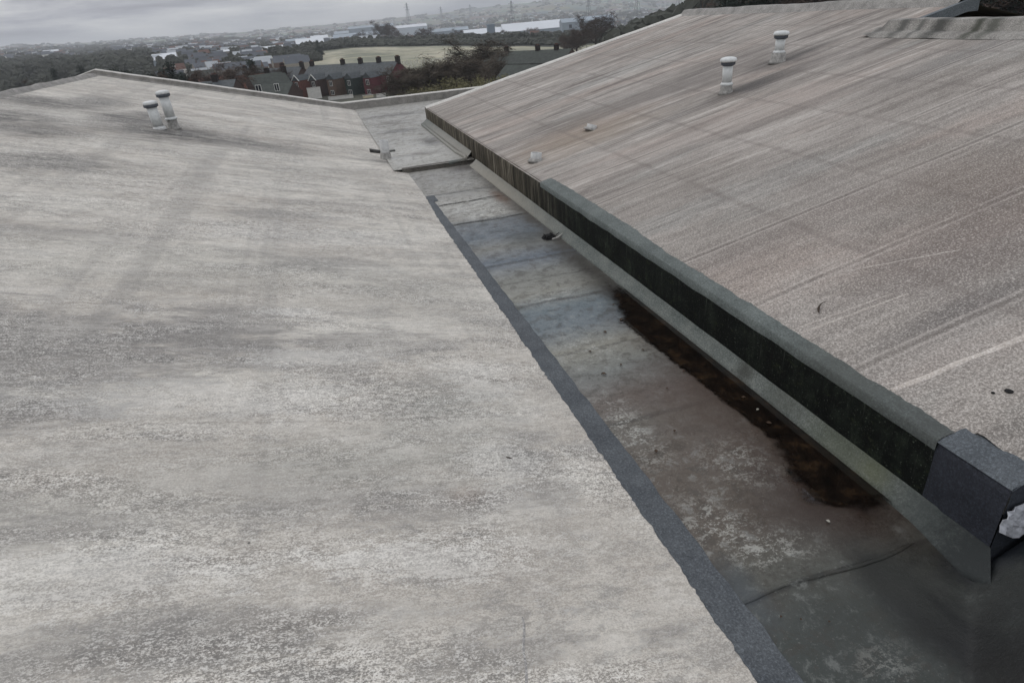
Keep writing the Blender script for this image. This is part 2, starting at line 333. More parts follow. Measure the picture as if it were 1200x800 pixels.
def gutter_mat():
    m, n, b = material('wet_gutter_felt'); p = n.pos(); px, py, pz = n.xyz(p)
    wp = n.noise(p, 2.6, 6, .7); w2 = n.noise(p, 9, 5, .75, .4)
    yy = n.m('ADD', py, n.m('MULTIPLY', n.m('SUBTRACT', wp, .5), .25))
    S = lambda y: min(1, max(0, y/14))
    col = n.ramp(n.m('DIVIDE', yy, 14), [
        (S(.6), lin((54, 58, 55))), (S(1.35), lin((58, 62, 59))), (S(1.62), lin((80, 80, 74))), (S(1.9), lin((82, 75, 67))),
        (S(2.5), lin((84, 76, 68))), (S(2.95), lin((96, 92, 85))), (S(3.2), lin((92, 84, 78))), (S(3.6), lin((104, 106, 102))),
        (S(4.0), lin((122, 120, 110))), (S(4.35), lin((98, 106, 110))), (S(4.8), lin((94, 104, 108))), (S(5.15), lin((122, 121, 112))),
        (S(5.7), lin((112, 113, 108))), (S(6.1), lin((88, 97, 106))), (S(6.6), lin((112, 112, 106))), (S(7.0), lin((88, 96, 102))),
        (S(7.6), lin((92, 97, 100))), (S(7.9), lin((132, 130, 124))), (S(8.9), lin((146, 144, 138))), (S(9.4), lin((128, 126, 120))),
        (S(11.0), lin((134, 132, 127))), (S(11.3), lin((150, 148, 141))), (S(12.6), lin((166, 164, 158))), (S(13.9), lin((146, 144, 138)))])
    for yj, wj, kj in ((1.54, .014, .8), (2.97, .02, .45), (4.93, .025, .6), (6.05, .03, .5), (7.72, .04, .7), (8.75, .04, .6), (9.35, .04, .5), (5.5, .015, .35), (3.95, .015, .35)):
        dj = n.m('ABSOLUTE', n.m('SUBTRACT', n.m('ADD', py, n.m('MULTIPLY', n.m('SUBTRACT', wp, .5), .10)), yj))
        col = n.mix(n.m('MULTIPLY', n.step(dj, wj*1.6, wj*.4), kj), col, lin((40, 40, 38)))
    gr = n.noise(p, 55, 4, .8)
    col = n.mix(n.m('MULTIPLY', n.step(w2, .50, .40), .50), col, lin((58, 54, 48)))
    col = n.mix(n.m('MULTIPLY', n.step(w2, .54, .66), .35), col, lin((140, 142, 138)))
    col = n.mix(n.m('MULTIPLY', n.step(gr, .46, .34), .4), col, lin((48, 46, 42)))
    col = n.mix(n.m('MULTIPLY', n.step(gr, .58, .68), .22), col, lin((172, 172, 166)))
    def stain(c, x, y, rx, ry, k, soft=.9, wq=None):
        nonlocal col
        col = n.mix(n.m('MULTIPLY', n.blob(p, x, y, rx, ry, soft, wq or wp), k), col, lin(c))
    # crusty white bloom
    cr1 = n.m('ADD', n.m('MULTIPLY', n.noise(n.map(p, (.8, 1.3, 1)), 11, 6, .85, .3), .6), n.m('MULTIPLY', n.noise(p, 60, 4, .8), .4))
    def crust(x, y, rx, ry, k):
        nonlocal col
        f = n.m('MULTIPLY', n.m('MULTIPLY', n.blob(p, x, y, rx, ry, 1, wp), n.step(cr1, .50, .56)), k)
        col = n.mix(f, col, lin((186, 186, 178)))
    crust(1.75, 8.5, .6, .5, .9); crust(1.9, 7.95, .4, .25, .9); crust(1.9, 9.8, .5, .4, .6); crust(1.8, 13.0, .6, 1.5, .6)
    crust(1.95, 2.32, .25, .28, .55); crust(1.45, 2.9, .16, .4, .55); crust(1.5, 2.0, .2, .25, .5); crust(1.6, 4.0, .35, .35, .35)
    crust(1.7, 1.75, .25, .12, .5); crust(1.75, 5.0, .4, .2, .35); crust(1.7, 1.1, .15, .12, .35)
    # damp brown silt creeping from the ponded side
    stain((58, 46, 38), 2.25, 2.9, .33, 1.6, .85); stain((40, 29, 24), 2.22, 1.95, .28, .42, .95)
    stain((52, 42, 36), 2.0, 2.0, .35, .35, .7); stain((72, 60, 52), 1.9, 3.0, .35, .5, .6)
    stain((56, 54, 50), 2.3, 5.4, .22, 1.3, .85); stain((70, 66, 60), 2.4, 8.2, .22, 2.8, .9)
    stain((92, 62, 38), 2.25, 8.7, .10, .5, .5); stain((60, 64, 64), 2.0, 6.8, .3, .4, .6)
    stain((84, 82, 78), 1.6, 15.6, .5, .35, .8); stain((92, 90, 86), 1.9, 18.6, 1.2, .4, .8); stain((96, 92, 86), 1.7, 12.4, .5, .25, .7); stain((66, 62, 58), 2.2, 11.0, .35, .35, .8); stain((70, 68, 66), 2.1, 13.6, .30, .55, .7); stain((92, 88, 82), 1.7, 17.0, .5, .6, .6)
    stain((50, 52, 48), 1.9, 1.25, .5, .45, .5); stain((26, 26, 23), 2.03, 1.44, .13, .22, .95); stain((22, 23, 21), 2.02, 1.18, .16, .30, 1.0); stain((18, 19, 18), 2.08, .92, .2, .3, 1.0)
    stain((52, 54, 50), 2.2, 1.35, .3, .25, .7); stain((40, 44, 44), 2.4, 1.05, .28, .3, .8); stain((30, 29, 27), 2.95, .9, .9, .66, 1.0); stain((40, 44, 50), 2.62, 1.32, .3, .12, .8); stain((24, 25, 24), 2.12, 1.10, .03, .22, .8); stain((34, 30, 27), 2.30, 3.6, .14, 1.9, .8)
    stain((62, 68, 72), 1.38, 1.6, .10, .22, .7)
    n.put(b.inputs['Base Color'], col)
    wet = n.blob(p, 2.2, 2.2, .4, 1.4, 1, wp)
    n.put(b.inputs['Roughness'], n.m('SUBTRACT', n.m('ADD', .36, n.m('MULTIPLY', n.step(n.noise(p, 3.3, 6, .7), .42, .58), .3)), n.m('MULTIPLY', wet, .12))); b.inputs['Specular IOR Level'].default_value = .32
    n.put(b.inputs['Normal'], n.bump(n.m('ADD', gr, w2), .45, .006))
    return m


def wall_mat():
    m, n, b = material('algae_dark_felt'); p = n.pos(); px, py, pz = n.xyz(p)
    st = n.noise(n.map(p, (1, 3.2, .28)), 3.4, 6, .75, .3)
    iso = n.noise(p, 5, 7, .75); sm = n.m('ADD', n.m('MULTIPLY', st, .4), n.m('MULTIPLY', iso, .6))
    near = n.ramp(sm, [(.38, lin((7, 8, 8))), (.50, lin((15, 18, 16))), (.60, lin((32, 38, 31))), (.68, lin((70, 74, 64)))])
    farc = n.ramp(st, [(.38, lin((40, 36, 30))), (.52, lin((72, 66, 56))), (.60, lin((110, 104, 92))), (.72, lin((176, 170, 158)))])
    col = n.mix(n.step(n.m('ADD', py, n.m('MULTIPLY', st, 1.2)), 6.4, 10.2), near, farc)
    sp = n.noise(p, 70, 3, .8)
    col = n.mix(n.m('MULTIPLY', n.step(sp, .60, .70), .5), col, lin((110, 120, 104)))
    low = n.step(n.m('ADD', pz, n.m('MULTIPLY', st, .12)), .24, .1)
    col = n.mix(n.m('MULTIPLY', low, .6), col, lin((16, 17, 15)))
    seam = n.step(n.m('ABSOLUTE', n.m('SUBTRACT', n.m('FRACT', n.m('MULTIPLY', py, .52)), .5)), .012, .004)
    col = n.mix(n.m('MULTIPLY', seam, .6), col, lin((12, 12, 12)))
    drip = n.noise(n.map(p, (1, 6, .35), (3, 3, 3)), 3.5, 5, .75)
    col = n.mix(n.m('MULTIPLY', n.m('MULTIPLY', n.step(drip, .58, .68), n.step(pz, .1, .5)), .45), col, lin((92, 98, 86)))
    moss = n.m('MULTIPLY', n.step(n.noise(n.map(p, (1, 1, 2)), 9, 6, .8), .56, .66), .5)
    col = n.mix(moss, col, lin((48, 56, 34)))
    n.put(b.inputs['Base Color'], col); b.inputs['Roughness'].default_value = .8; b.inputs['Specular IOR Level'].default_value = .15
    n.put(b.inputs['Normal'], n.bump(n.m('ADD', n.m('MULTIPLY', iso, 3), sp), .5, .008))
    return m


def coat_mat(name, lo, hi, moss=None, rough=.75):
    m, n, b = material(name); p = n.pos()
    k = n.noise(p, 4, 6, .7); gr = n.noise(p, 85, 3, .9); g2 = n.noise(p, 28, 5, .85)
    col = n.ramp(k, [(.34, lin(lo)), (.66, lin(hi))])
    dk = tuple(v*.5 for v in lo); lt = tuple(min(255, v*1.55) for v in hi)
    col = n.mix(n.m('MULTIPLY', n.step(gr, .48, .40), .42), col, lin(dk)); col = n.mix(n.m('MULTIPLY', n.step(gr, .54, .62), .30), col, lin(lt))
    col = n.mix(n.m('MULTIPLY', n.step(g2, .46, .34), .3), col, lin(dk))
    if moss:
        for x, y, rx, ry, c, kk in moss: col = n.mix(n.m('MULTIPLY', n.blob(p, x, y, rx, ry, .9, g2), kk), col, lin(c))
    n.put(b.inputs['Base Color'], col); b.inputs['Roughness'].default_value = rough
    n.put(b.inputs['Normal'], n.bump(n.m('ADD', gr, g2), .5, .006))
    return m


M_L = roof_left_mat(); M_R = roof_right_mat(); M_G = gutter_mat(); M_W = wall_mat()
M_STRIP = coat_mat('slate_blue_coating', (64, 68, 72), (84, 88, 91))
M_BAND = coat_mat('grey_green_coating', (76, 82, 80), (97, 103, 100), [(2.53, 2.3, .2, .5, (66, 68, 64), .6), (2.53, 1.75, .2, .25, (60, 62, 60), .6)])
M_LEDGE = coat_mat('ledge_felt', (84, 90, 87), (110, 114, 109), [(2.44, 2.15, .12, .35, (78, 82, 60), .5), (2.44, 1.95, .05, .12, (92, 95, 66), .4), (2.44, 3.1, .05, .1, (44, 44, 38), .7), (2.44, 2.7, .05, .2, (64, 66, 58), .5), (2.44, 1.62, .3, .25, (66, 71, 69), .85), (2.44, 1.35, .6, .28, (38, 42, 42), 1.0), (2.6, 1.1, .7, .35, (40, 44, 44), 1.0), (3.4, 1.2, .9, .25, (40, 42, 42), .95), (2.35, 9.5, .2, 2.6, (142, 136, 124), .7), (2.35, 13, .2, 3, (150, 146, 138), .7)])
M_CORNER = coat_mat('navy_corner_coating', (33, 36, 43), (48, 51, 59))
M_CORNERTOP = coat_mat('grey_corner_coating', (68, 73, 77), (86, 91, 95))
M_NEARFACE = coat_mat('dark_face_coating', (34, 38, 46), (52, 56, 62))
M_KERB = coat_mat('kerb_felt', (108, 106, 102), (150, 147, 142))
M_KERBTOP = coat_mat('kerb_top_pale', (176, 173, 166), (204, 201, 194))
M_SEAM = coat_mat('seam_pale', (172, 163, 154), (196, 188, 179))
M_SEAM2 = coat_mat('seam_half_pale', (152, 144, 136), (172, 164, 156))
M_SEAMD = coat_mat('seam_dull', (134, 131, 128), (158, 156, 152))
M_BRICKW = plain('grey_brick_wall', (104, 92, 84), .9, .2, 2)
M_PIPE = plain('vent_plastic_white', (192, 194, 192), .4, .16, 16, .45)
M_PIPEW = plain('vent_plastic_weathered', (176, 176, 174), .5, .22, 14, .4)
M_GRILLE = plain('vent_grille_dark', (84, 88, 94), .6, .2, 20)
M_LEADC = plain('pipe_base_felt_grey', (140, 138, 134), .8, .4, 22)
M_HOLE = plain('pipe_bore_dark', (24, 24, 24), .9, .1)
M_SLAB = plain('dark_strip_slate', (62, 62, 60), .8, .4, 12)

RX0, RX1 = -5.76, 1.30
SL = math.tan(rad(14.0)); SR = math.tan(rad(12.0))


def zl(x, y):
    return max(0, (RX1-.02-x))*SL + .010*fbm(x*.5+3, y*.8, 1) * min(1, max(0, (1.25-x)*2))


def zr(x, y):
    return .45 + (x-2.47)*SR + .010*fbm(x*.5, y*.8, 7)*min(1, max(0, (x-2.55)*2))


def grid(name, xs, ys, fz, mat, parent=None, cond=None, smooth=True):
    vs = [(x, y, fz(x, y)) for y in ys for x in xs]; nx = len(xs); fs = []
    for j in range(len(ys)-1):
        for i in range(nx-1):
            if cond and not cond((xs[i]+xs[i+1])/2, (ys[j]+ys[j+1])/2): continue
            fs.append((j*nx+i, j*nx+i+1, (j+1)*nx+i+1, (j+1)*nx+i))
    return build(name, vs, fs, mat, parent, smooth)


def rng(a, b, s):
    k = max(1, round((b-a)/s)); return [a+(b-a)*i/k for i in range(k+1)]


# ------------------------------------------------------------ left building
LB = thing('flat_roof_building', 'low pitched building left of the gutter with pale speckled felt roof and two leaning vents', 'building', (0, 0, 0))
LB.location = (-2, 8, -12); OFFL = Vector((2, -8, 12))


def under(o, root):
    o.parent = root; o.matrix_parent_inverse = Matrix.Translation(-Vector(root.location)); return o


def L(o): return under(o, LB)


L(grid('roof_slope', rng(RX0, RX1, .12), rng(-3, 21.0, .12), zl, M_L))
zrid = zl(RX0, 10)
L(grid('roof_slope', rng(-12.4, RX0, .4), rng(-3, 21, .4), lambda x, y: zrid+.004-(RX0-x)*SL if x < RX0 else zl(RX0, y), M_L))
# pale ridge roll
mb = MB()
def ribbon(path, prof_fn):
    """path: list of points; prof_fn(i,p)-> cross-section list of points"""
    vs = []; k = 0
    for i, p in enumerate(path):
        c = prof_fn(i, p); k = len(c); vs += c
    fs = [(i*k+j, i*k+j+1, (i+1)*k+j+1, (i+1)*k+j) for i in range(len(path)-1) for j in range(k-1)]
    return vs, fs
ys = rng(-3, 20.8, .25)
vs, fs = ribbon(ys, lambda i, y: [(RX0+dx, y, zl(RX0, y)+dz-.02+.012*fbm(dx, y*1.5, 3)) for dx, dz in ((-.16, -.03), (-.12, .05), (-.07, .085), (.02, .085), (.06, .035), (.14, -.03))])
L(build('ridge_capping', vs, fs, M_KERB, smooth=True))
# far verge kerb follows the slope then joins the level parapet
def kerb(name, pts, wdt, mat_side, mat_top, par, drop=.35):
    """upstand along x at the far end; pts = (x, ztop)"""
    y0, y1 = 21.0, 21.0+wdt
    vs = []; 
    for x, z in pts:
        for y, zz in ((y0-.10, z-drop), (y0, z-drop*.55), (y0, z-.02), (y0+.02, z), (y1, z), (y1, -12)):
            vs.append((x, y, zz+.006*fbm(x*2, zz*3, 2)))
    k = 6; fs = []; mi = []
    for i in range(len(pts)-1):
        for j in range(k-1): fs.append((i*k+j, i*k+j+1, (i+1)*k+j+1, (i+1)*k+j)); mi.append(1 if j in (2, 3) else 0)
    return under(build(name, vs, fs, None, smooth=False, mats=[mat_side, mat_top], mi=mi), par)
kerb('verge_kerb', [(x, zl(x, 21)+.15) for x in rng(RX0, .62, .3)], .22, M_KERB, M_KERBTOP, LB, .2)
kerb('verge_kerb', [(x, zrid-(RX0-x)*SL+.15) for x in rng(-12.4, RX0, .5)], .22, M_KERB, M_KERBTOP, LB, .2)
b_ = MB(); b_.box(-12.4, 1.2, -3, -2.9, -12, .0); b_.box(-12.4, -12.3, -2.9, 21, -12, .1); L(b_.build('outer_wall', M_BRICKW))
# jagged slate-blue strip dressed from the slope on to the gutter bed
def strip(name, ya, yb, xl, xr, amp, mat, fz, lift=.006, step_=.02, nx=5, rag_r=.0, par=None):
    ys = rng(ya, yb, step_); vs = []
    for y in ys:
        a = xl(y)+amp*(mnoise.noise(Vector((y*9, 1.3, 0)))+.9*mnoise.noise(Vector((y*31, 4, 0)))); c = xr(y)+rag_r*mnoise.noise(Vector((y*6, 8, 0)))
        for i in range(nx+1):
            x = a+(c-a)*i/nx; vs.append((x, y, fz(x, y)+(lift if 0 < i < nx else .0015)))
    k = nx+1; fs = [(j*k+i, j*k+i+1, (j+1)*k+i+1, (j+1)*k+i) for j in range(len(ys)-1) for i in range(nx)]
    return under(build(name, vs, fs, mat, smooth=True), par)
strip('edge_strip', .2, 9.35, lambda y: 1.165+.004*y+.03*max(0, y-8)+.008*mnoise.noise(Vector((y*60, 2, 0))), lambda y: 1.345-.004*max(0, y-2)+(.06 if y > 9.0 else 0), .012, M_STRIP, lambda x, y: max(zl(x, y), .006+.001*y), rag_r=.012, par=LB)
# lap seams: a thin raised bead where each felt sheet ends, running down the slope
def bead(name, pts, r, mat, fz, par, flat=.5):
    P = []; k = 7; vs = []
    for i, (x, y) in enumerate(pts):
        x2, y2 = pts[min(i+1, len(pts)-1)]; x1, y1 = pts[max(i-1, 0)]
        d = Vector((x2-x1, y2-y1, 0)).normalized(); nrm = Vector((-d.y, d.x, 0))
        t = i/(len(pts)-1); rr = r*(.55+.45*sin(pi*min(1, max(0, t)))**.3)*(1+.35*mnoise.noise(Vector((x*5, y*5, 1))))
        for q in range(k):
            a = pi*q/(k-1); o_ = nrm*cos(a)*rr
            vs.append((x+o_.x, y+o_.y, fz(x+o_.x, y+o_.y)-.001+sin(a)*rr*flat))
    fs = [(i*k+q, i*k+q+1, (i+1)*k+q+1, (i+1)*k+q) for i in range(len(pts)-1) for q in range(k-1)]
    return under(build(name, vs, fs, mat, smooth=True), par)
def line(x0, y0, x1, y1, wob=.012, n_=24):
    return [(x0+(x1-x0)*i/n_, y0+(y1-y0)*i/n_+wob*mnoise.noise(Vector((x0+i*.35, y0, 5)))) for i in range(n_+1)]
for a in ((.36, 1.655, 1.12, 1.71, .010), (-1.9, 2.09, -.2, 1.99, .007), (-3.2, 5.13, -1.9, 5.13, .008),
          (-2.8, 7.3, 1.1, 7.35, .006), (-5.2, 9.95, 1.1, 9.9, .008), (-5.5, 12.55, 1.1, 12.45, .008), (-5.5, 15.1, 1.2, 15.1, .009), (-5.5, 17.7, 1.2, 17.7, .01)):
    bead('lap_seam', line(*a[:4]), a[4], M_L, zl, LB, .35)
bead('lap_seam', [(.36-.01*i+.01*mnoise.noise(Vector((i*.4, 0, 0))), 1.64-.04*i) for i in range(12)], .007, M_SEAMD, zl, LB, .35)

# ------------------------------------------------------------ right building
RB = thing('flat_roof_building', 'low pitched building right of the gutter with warm grey roof and dark upstand wall', 'building', (6, 8, -12))
def Rr(o): return under(o, RB)
XR = 9.65; YE = 8.2; XK = 8.3
xs = [2.47, 2.50, 2.56]+rng(2.65, XR, .14)[0:]
xs = [x for x in xs if x < XK-.01]+[XK]+[x for x in xs if x > XK+.01]
ysr = rng(1.34, YE, .12)+rng(YE, 16.25, .12)[1:]
Rr(grid('roof_slope', xs, ysr, zr, M_R, None, lambda x, y: not (x > XK and y < YE)))
Rr(grid('roof_slope', rng(XR, 15.5, .5), rng(YE, 16.25, .5), lambda x, y: zr(XR, y)-.004-(x-XR)*SR, M_R))
# ridge and verge kerbs
ys = rng(YE, 16.2, .2)
vs, fs = ribbon(ys, lambda i, y: [(XR+dx, y, zr(XR, y)+dz+.012*fbm(dx, y*1.5, 9)) for dx, dz in ((-.20, -.045), (-.12, .03), (-.07, .09), (.08, .1), (.14, .02), (.22, -.05))])
Rr(build('ridge_capping', vs, fs, M_KERB, smooth=True))
xv = rng(2.47, XR, .15)
vs, fs = ribbon(xv, lambda i, x: [(x, y, zr(x, 16.2)+dz+.004*fbm(x*3, y, 2)) for y, dz in ((16.08, .0), (16.13, .025), (16.27, .028), (16.28, -.12))])
Rr(build('verge_trim', vs, fs, M_KERBTOP, smooth=False))
# long upstand wall
ys = rng(1.34, 16.25, .12)
prof = ((2.47, -.02), (2.47, .12), (2.47, .26), (2.469, .40), (2.476, .438), (2.495, .459))
vs, fs = ribbon(ys, lambda i, y: [(x+.006*fbm(y*1.2, z*3, 3)+.004*fbm(y*6, z*9, 1), y, z+(.007*fbm(y*1.1, 3) if z > .3 else 0)) for x, z in prof])
vs = [(x-(.0 if y > 1.68 else .006), y, z) for (x, y, z) in vs]
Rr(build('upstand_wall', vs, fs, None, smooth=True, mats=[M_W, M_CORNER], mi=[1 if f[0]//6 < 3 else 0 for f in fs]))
def ztop(x, y): return zr(x, y)+.010
# grey-green coated band along the wall head
strip('coated_band', 1.70, 7.45, lambda y: 2.474, lambda y: 2.568+.006*sin(y*2.1)+.05*max(0, min(1, (y-4.4)/.8))+.008*mnoise.noise(Vector((y*26, 2, 0))), .0, M_BAND, ztop, .004, rag_r=.014, par=RB)
ys = rng(1.70, 7.45, .06)
vs, fs = ribbon(ys, lambda i, y: [(2.474, y, ztop(2.474, y)+.001), (2.464, y, .455), (2.463, y, .40+.012*mnoise.noise(Vector((y*4, 0, 0))))])
Rr(build('coated_edge', vs, fs, M_BAND, smooth=True))
# recoated near corner: top, side and front
ys = rng(1.335, 1.70, .02)
vs = []
for j, y in enumerate(ys):
    xo = 2.62+.035*mnoise.noise(Vector((y*14, 3, 0)))+(.10 if y < 1.42 else 0)*(1)+.05*(1.7-y)
    for i in range(7):
        x = 2.462+(xo-2.462)*i/6; vs.append((x, y, max(zr(x, y), .452)+(.009 if i < 6 else .001)-(.012 if i == 0 else 0)))
fs = [(j*7+i, j*7+i+1, (j+1)*7+i+1, (j+1)*7+i) for j in range(len(ys)-1) for i in range(6)]
Rr(build('corner_coating', vs, fs, M_CORNERTOP, smooth=True))
# front end wall, facing back towards the camera
xs_ = rng(2.462, 8.35, .1)
vs, fs = ribbon(xs_, lambda i, x: [(x, 1.332, -.25), (x, 1.334, .1), (x, 1.334, max(zr(x, 1.34), .45)-.06), (x, 1.338, max(zr(x, 1.34), .45)+.008)])
Rr(build('end_wall', vs, fs, M_NEARFACE, smooth=False))
# torn silver flashing hanging over the end wall
vs = []; nx, nz = 26, 7
for j in range(nz+1):
    for i in range(nx+1):
        x = 2.445+i*.62/nx; t = j/nz; bot = .15+.05*mnoise.noise(Vector((i*.5, 2, 0)))-.004*i*.3
        zt = .345+.14*(x-2.445)
        ln = bot*(.55+.75*min(1, i/5))
        z = zt+.012*(1-t)-t*ln*.98
        y = 1.318-.018*t-.012*mnoise.noise(Vector((i*.9, j*1.2, 6)))-.008*sin(i*1.7+j)
        vs.append((x-.03*t*(1 if i < 3 else 0), y, z))
fs = [(j*(nx+1)+i, j*(nx+1)+i+1, (j+1)*(nx+1)+i+1, (j+1)*(nx+1)+i) for j in range(nz) for i in range(nx)]
M_FOIL = plain('torn_silver_flashing', (158, 160, 165), .45, .35, 28, .5)
o = Rr(build('torn_flashing', vs, fs, M_FOIL)); sol = o.modifiers.new('thickness', 'SOLIDIFY'); sol.thickness = .004; o['label'] = 'crumpled silver flashing peeling off the near corner'
# inner kerb at the right, runs parallel with the ridge
ys = rng(1.3, 8.42, .1)
vs, fs = ribbon(ys, lambda i, y: [(XK+dx-(.10 if y > 8.2 else 0)*0, y, zr(XK, y)+dz*(1 if y < 8.3 else .35)+.008*fbm(dx*3, y*2, 4)) for dx, dz in ((-.30, -.055), (-.22, .0), (-.10, .02), (-.02, .15), (.02, .16), (.22, .16), (.24, -.6), (.24, -12))])
M_KD = coat_mat('stained_kerb_felt', (112, 109, 104), (150, 147, 141), [(8.25, 7.9, .5, .10, (72, 72, 68), .9), (8.25, 7.3, .5, .16, (60, 60, 56), .95), (8.25, 7.6, .5, .05, (84, 84, 80), .8), (8.25, 6.75, .5, .08, (58, 60, 50), .95), (8.25, 6.55, .5, .12, (66, 68, 60), .8), (8.25, 8.3, .5, .12, (82, 80, 76), .8)])
Rr(build('inner_kerb', vs, fs, M_KD, smooth=False))
vs, fs = ribbon(rng(XK+.24, XR+.2, .1), lambda i, x: [(x, YE+.02, zr(min(x, XR), YE)+.03), (x, YE-.06, zr(min(x, XR), YE)+.03), (x, YE-.07, zr(min(x, XR), YE)-.13)])
M_FASC = coat_mat('slate_fascia', (78, 84, 88), (100, 105, 108)); Rr(build('fascia', vs, fs, M_FASC))
M_NAVY = plain('navy_flank_wall', (38, 44, 60), .7, .2, 3)
mb = MB(); mb.box(XK+.26, 14, YE-.02, YE+.0, -12, 1.6); Rr(mb.build('flank_wall', M_NAVY))
mb = MB(); mb.box(2.6, 15.4, 16.05, 16.15, -12, .35); mb.box(15.3, 15.4, YE, 16.0, -12, .3); Rr(mb.build('outer_wall', M_BRICKW))
# seams on the right roof
for pts, r, mt in ((line(2.58, 2.09, 4.4, 1.98, .007), .020, M_SEAM), (line(2.60, 2.80, 3.31, 2.73, .007), .011, M_SEAM2), (line(2.60, 2.86, 3.25, 2.79, .006), .007, M_SEAM2), (line(3.25, 3.2, 3.9, 2.92, .01), .007, M_SEAM2),
                   (line(2.62, 4.2, 5.5, 4.1), .006, M_R), (line(2.6, 5.75, 7.9, 5.6), .007, M_R), (line(2.6, 7.4, 8.0, 7.3), .008, M_R), (line(2.7, 9.6, 9.4, 9.6), .010, M_R), (line(2.7, 12, 9.4, 12), .011, M_R), (line(2.7, 14.2, 9.4, 14.2), .012, M_R)):
    bead('lap_seam', pts, r, mt, zr, RB, .4)
# raised lower sheet edge beyond the dark joint at the near end
xs_ = rng(2.62, 5.2, .05)
vs, fs = ribbon(xs_, lambda i, x: [(x, 1.645+.008*mnoise.noise(Vector((x*6, 0, 0)))-.006*(x-2.6)+d, zr(x, 1.64)+q) for d, q in ((.012, .0), (.0, .014), (-.03, .018), (-.10, .006), (-.14, .001))])
Rr(build('lap_seam', vs, fs, M_R, smooth=False))
# sealed plugs on the roof
for x, y, r in ((2.96, 1.78, .018), (2.90, 1.81, .008)):
    mb = MB(); mb.lathe([(r*1.1, 0), (r, .004), (r*.5, .006), (.001, .007)], 14, (0, 0, 0), False); Rr(mb.build('plug', M_HOLE, loc=(x, y, zr(x, y)+.001)))

# ------------------------------------------------------------ the gutter between them
GU = thing('valley_gutter', 'stained felt lined gutter running between the two roofs with ponded edge', 'gutter', (1.9, 8, 0))
def Gg(o): return under(o, GU)
def pl_(y):
    base = 2.02+.075*min(3, max(0, 5.0-y)) if y > 2.6 else 2.20-.35*max(0, 2.55-y)
    if y > 4.4: base = 2.10+.25*(y-4.4)
    if y < 2.0: base = 2.0+.9*(2.0-y)
    return base+.012*mnoise.noise(Vector((y*7, 2, 0)))+(.05*mnoise.noise(Vector((y*9, 5, 0)))+.03*mnoise.noise(Vector((y*23, 5, 0))) if y < 2.3 or y > 4.2 else 0)
def zg(x, y):
    z = .003*fbm(x*1.5, y*1.2, 5)
    if 1.6 < y < 5.3:
        z -= .012*max(0, min(1, (x-pl_(y))/.05))*max(0, min(1, (y-1.66)/.12))*max(0, min(1, (5.2-y)/.2))
    if y < 1.34:
        # the bed folds up towards the right beyond the crease
        cx_ = 1.92+(2.31-1.92)*(y-.94)/(1.26-.94); z += min(.30, max(0, (x-cx_))*.62)*min(1, (1.34-y)/.05+.35)
    return z
# bed: felt sheets lapped one over the next
laps = [(-.5, 1.54, .000), (1.54, 2.97, .002), (2.97, 4.93, .0035), (4.93, 6.05, .006), (6.05, 7.72, .008), (7.72, 9.35, .010), (9.35, 11.2, .012)]
for ya, yb, dz in laps:
    xs_ = rng(1.22, 2.47 if ya >= 1.5 else 6.0, .025)
    Gg(grid('felt_sheet', xs_, rng(ya-(.0 if ya < 0 else .05), yb, .03 if ya < 4.9 else .06), lambda x, y: zg(x, y)+dz-.002*(1 if y < ya else 0), M_G))
# raised seam lip
bead('lap_seam', [(1.30+i*.0525, 1.53+.018*sin(i*.32)+.004*i*.3+.006*mnoise.noise(Vector((i*.7, 3, 0)))) for i in range(20)], .011, M_G, lambda x, y: zg(x, y)+.003, GU, .6)
bead('lap_seam', [(1.32+i*.05, 8.72+.02*sin(i*.5)+.004*i) for i in range(20)], .014, M_G, lambda x, y: zg(x, y)+.015, GU, .5)
bead('lap_seam', [(1.32+i*.05, 7.70+.02*sin(i*.4)) for i in range(20)], .012, M_G, lambda x, y: zg(x, y)+.012, GU, .5)
# higher far bed behind its step
Gg(grid('felt_sheet', rng(1.0, 2.47, .1), rng(11.2, 16.3, .12), lambda x, y: .085+.008*fbm(x*2, y, 5), M_G))
Gg(grid('felt_sheet', rng(1.0, 9.0, .25), rng(16.3, 21, .25), lambda x, y: .081+.008*fbm(x*2, y, 5), M_G))
vs, fs = ribbon(rng(1.15, 2.47, .05), lambda i, x: [(x, 11.2+.03*(x-1.3)+.006*mnoise.noise(Vector((x*8, 0, 0)))+d, q+.004*mnoise.noise(Vector((x*7, 4, 0)))) for d, q in ((-.03, .0), (.0, .01), (.004, .075), (.02, .092), (.10, .093), (.16, .08))])
M_STEP = coat_mat('step_dark_felt', (66, 63, 58), (98, 94, 88)); Gg(build('step', vs, fs, M_STEP))
# level end parapet
kerb('end_parapet', [(x, .31) for x in rng(.62, 9.0, .25)], .25, M_KERB, M_KERBTOP, GU, .42)
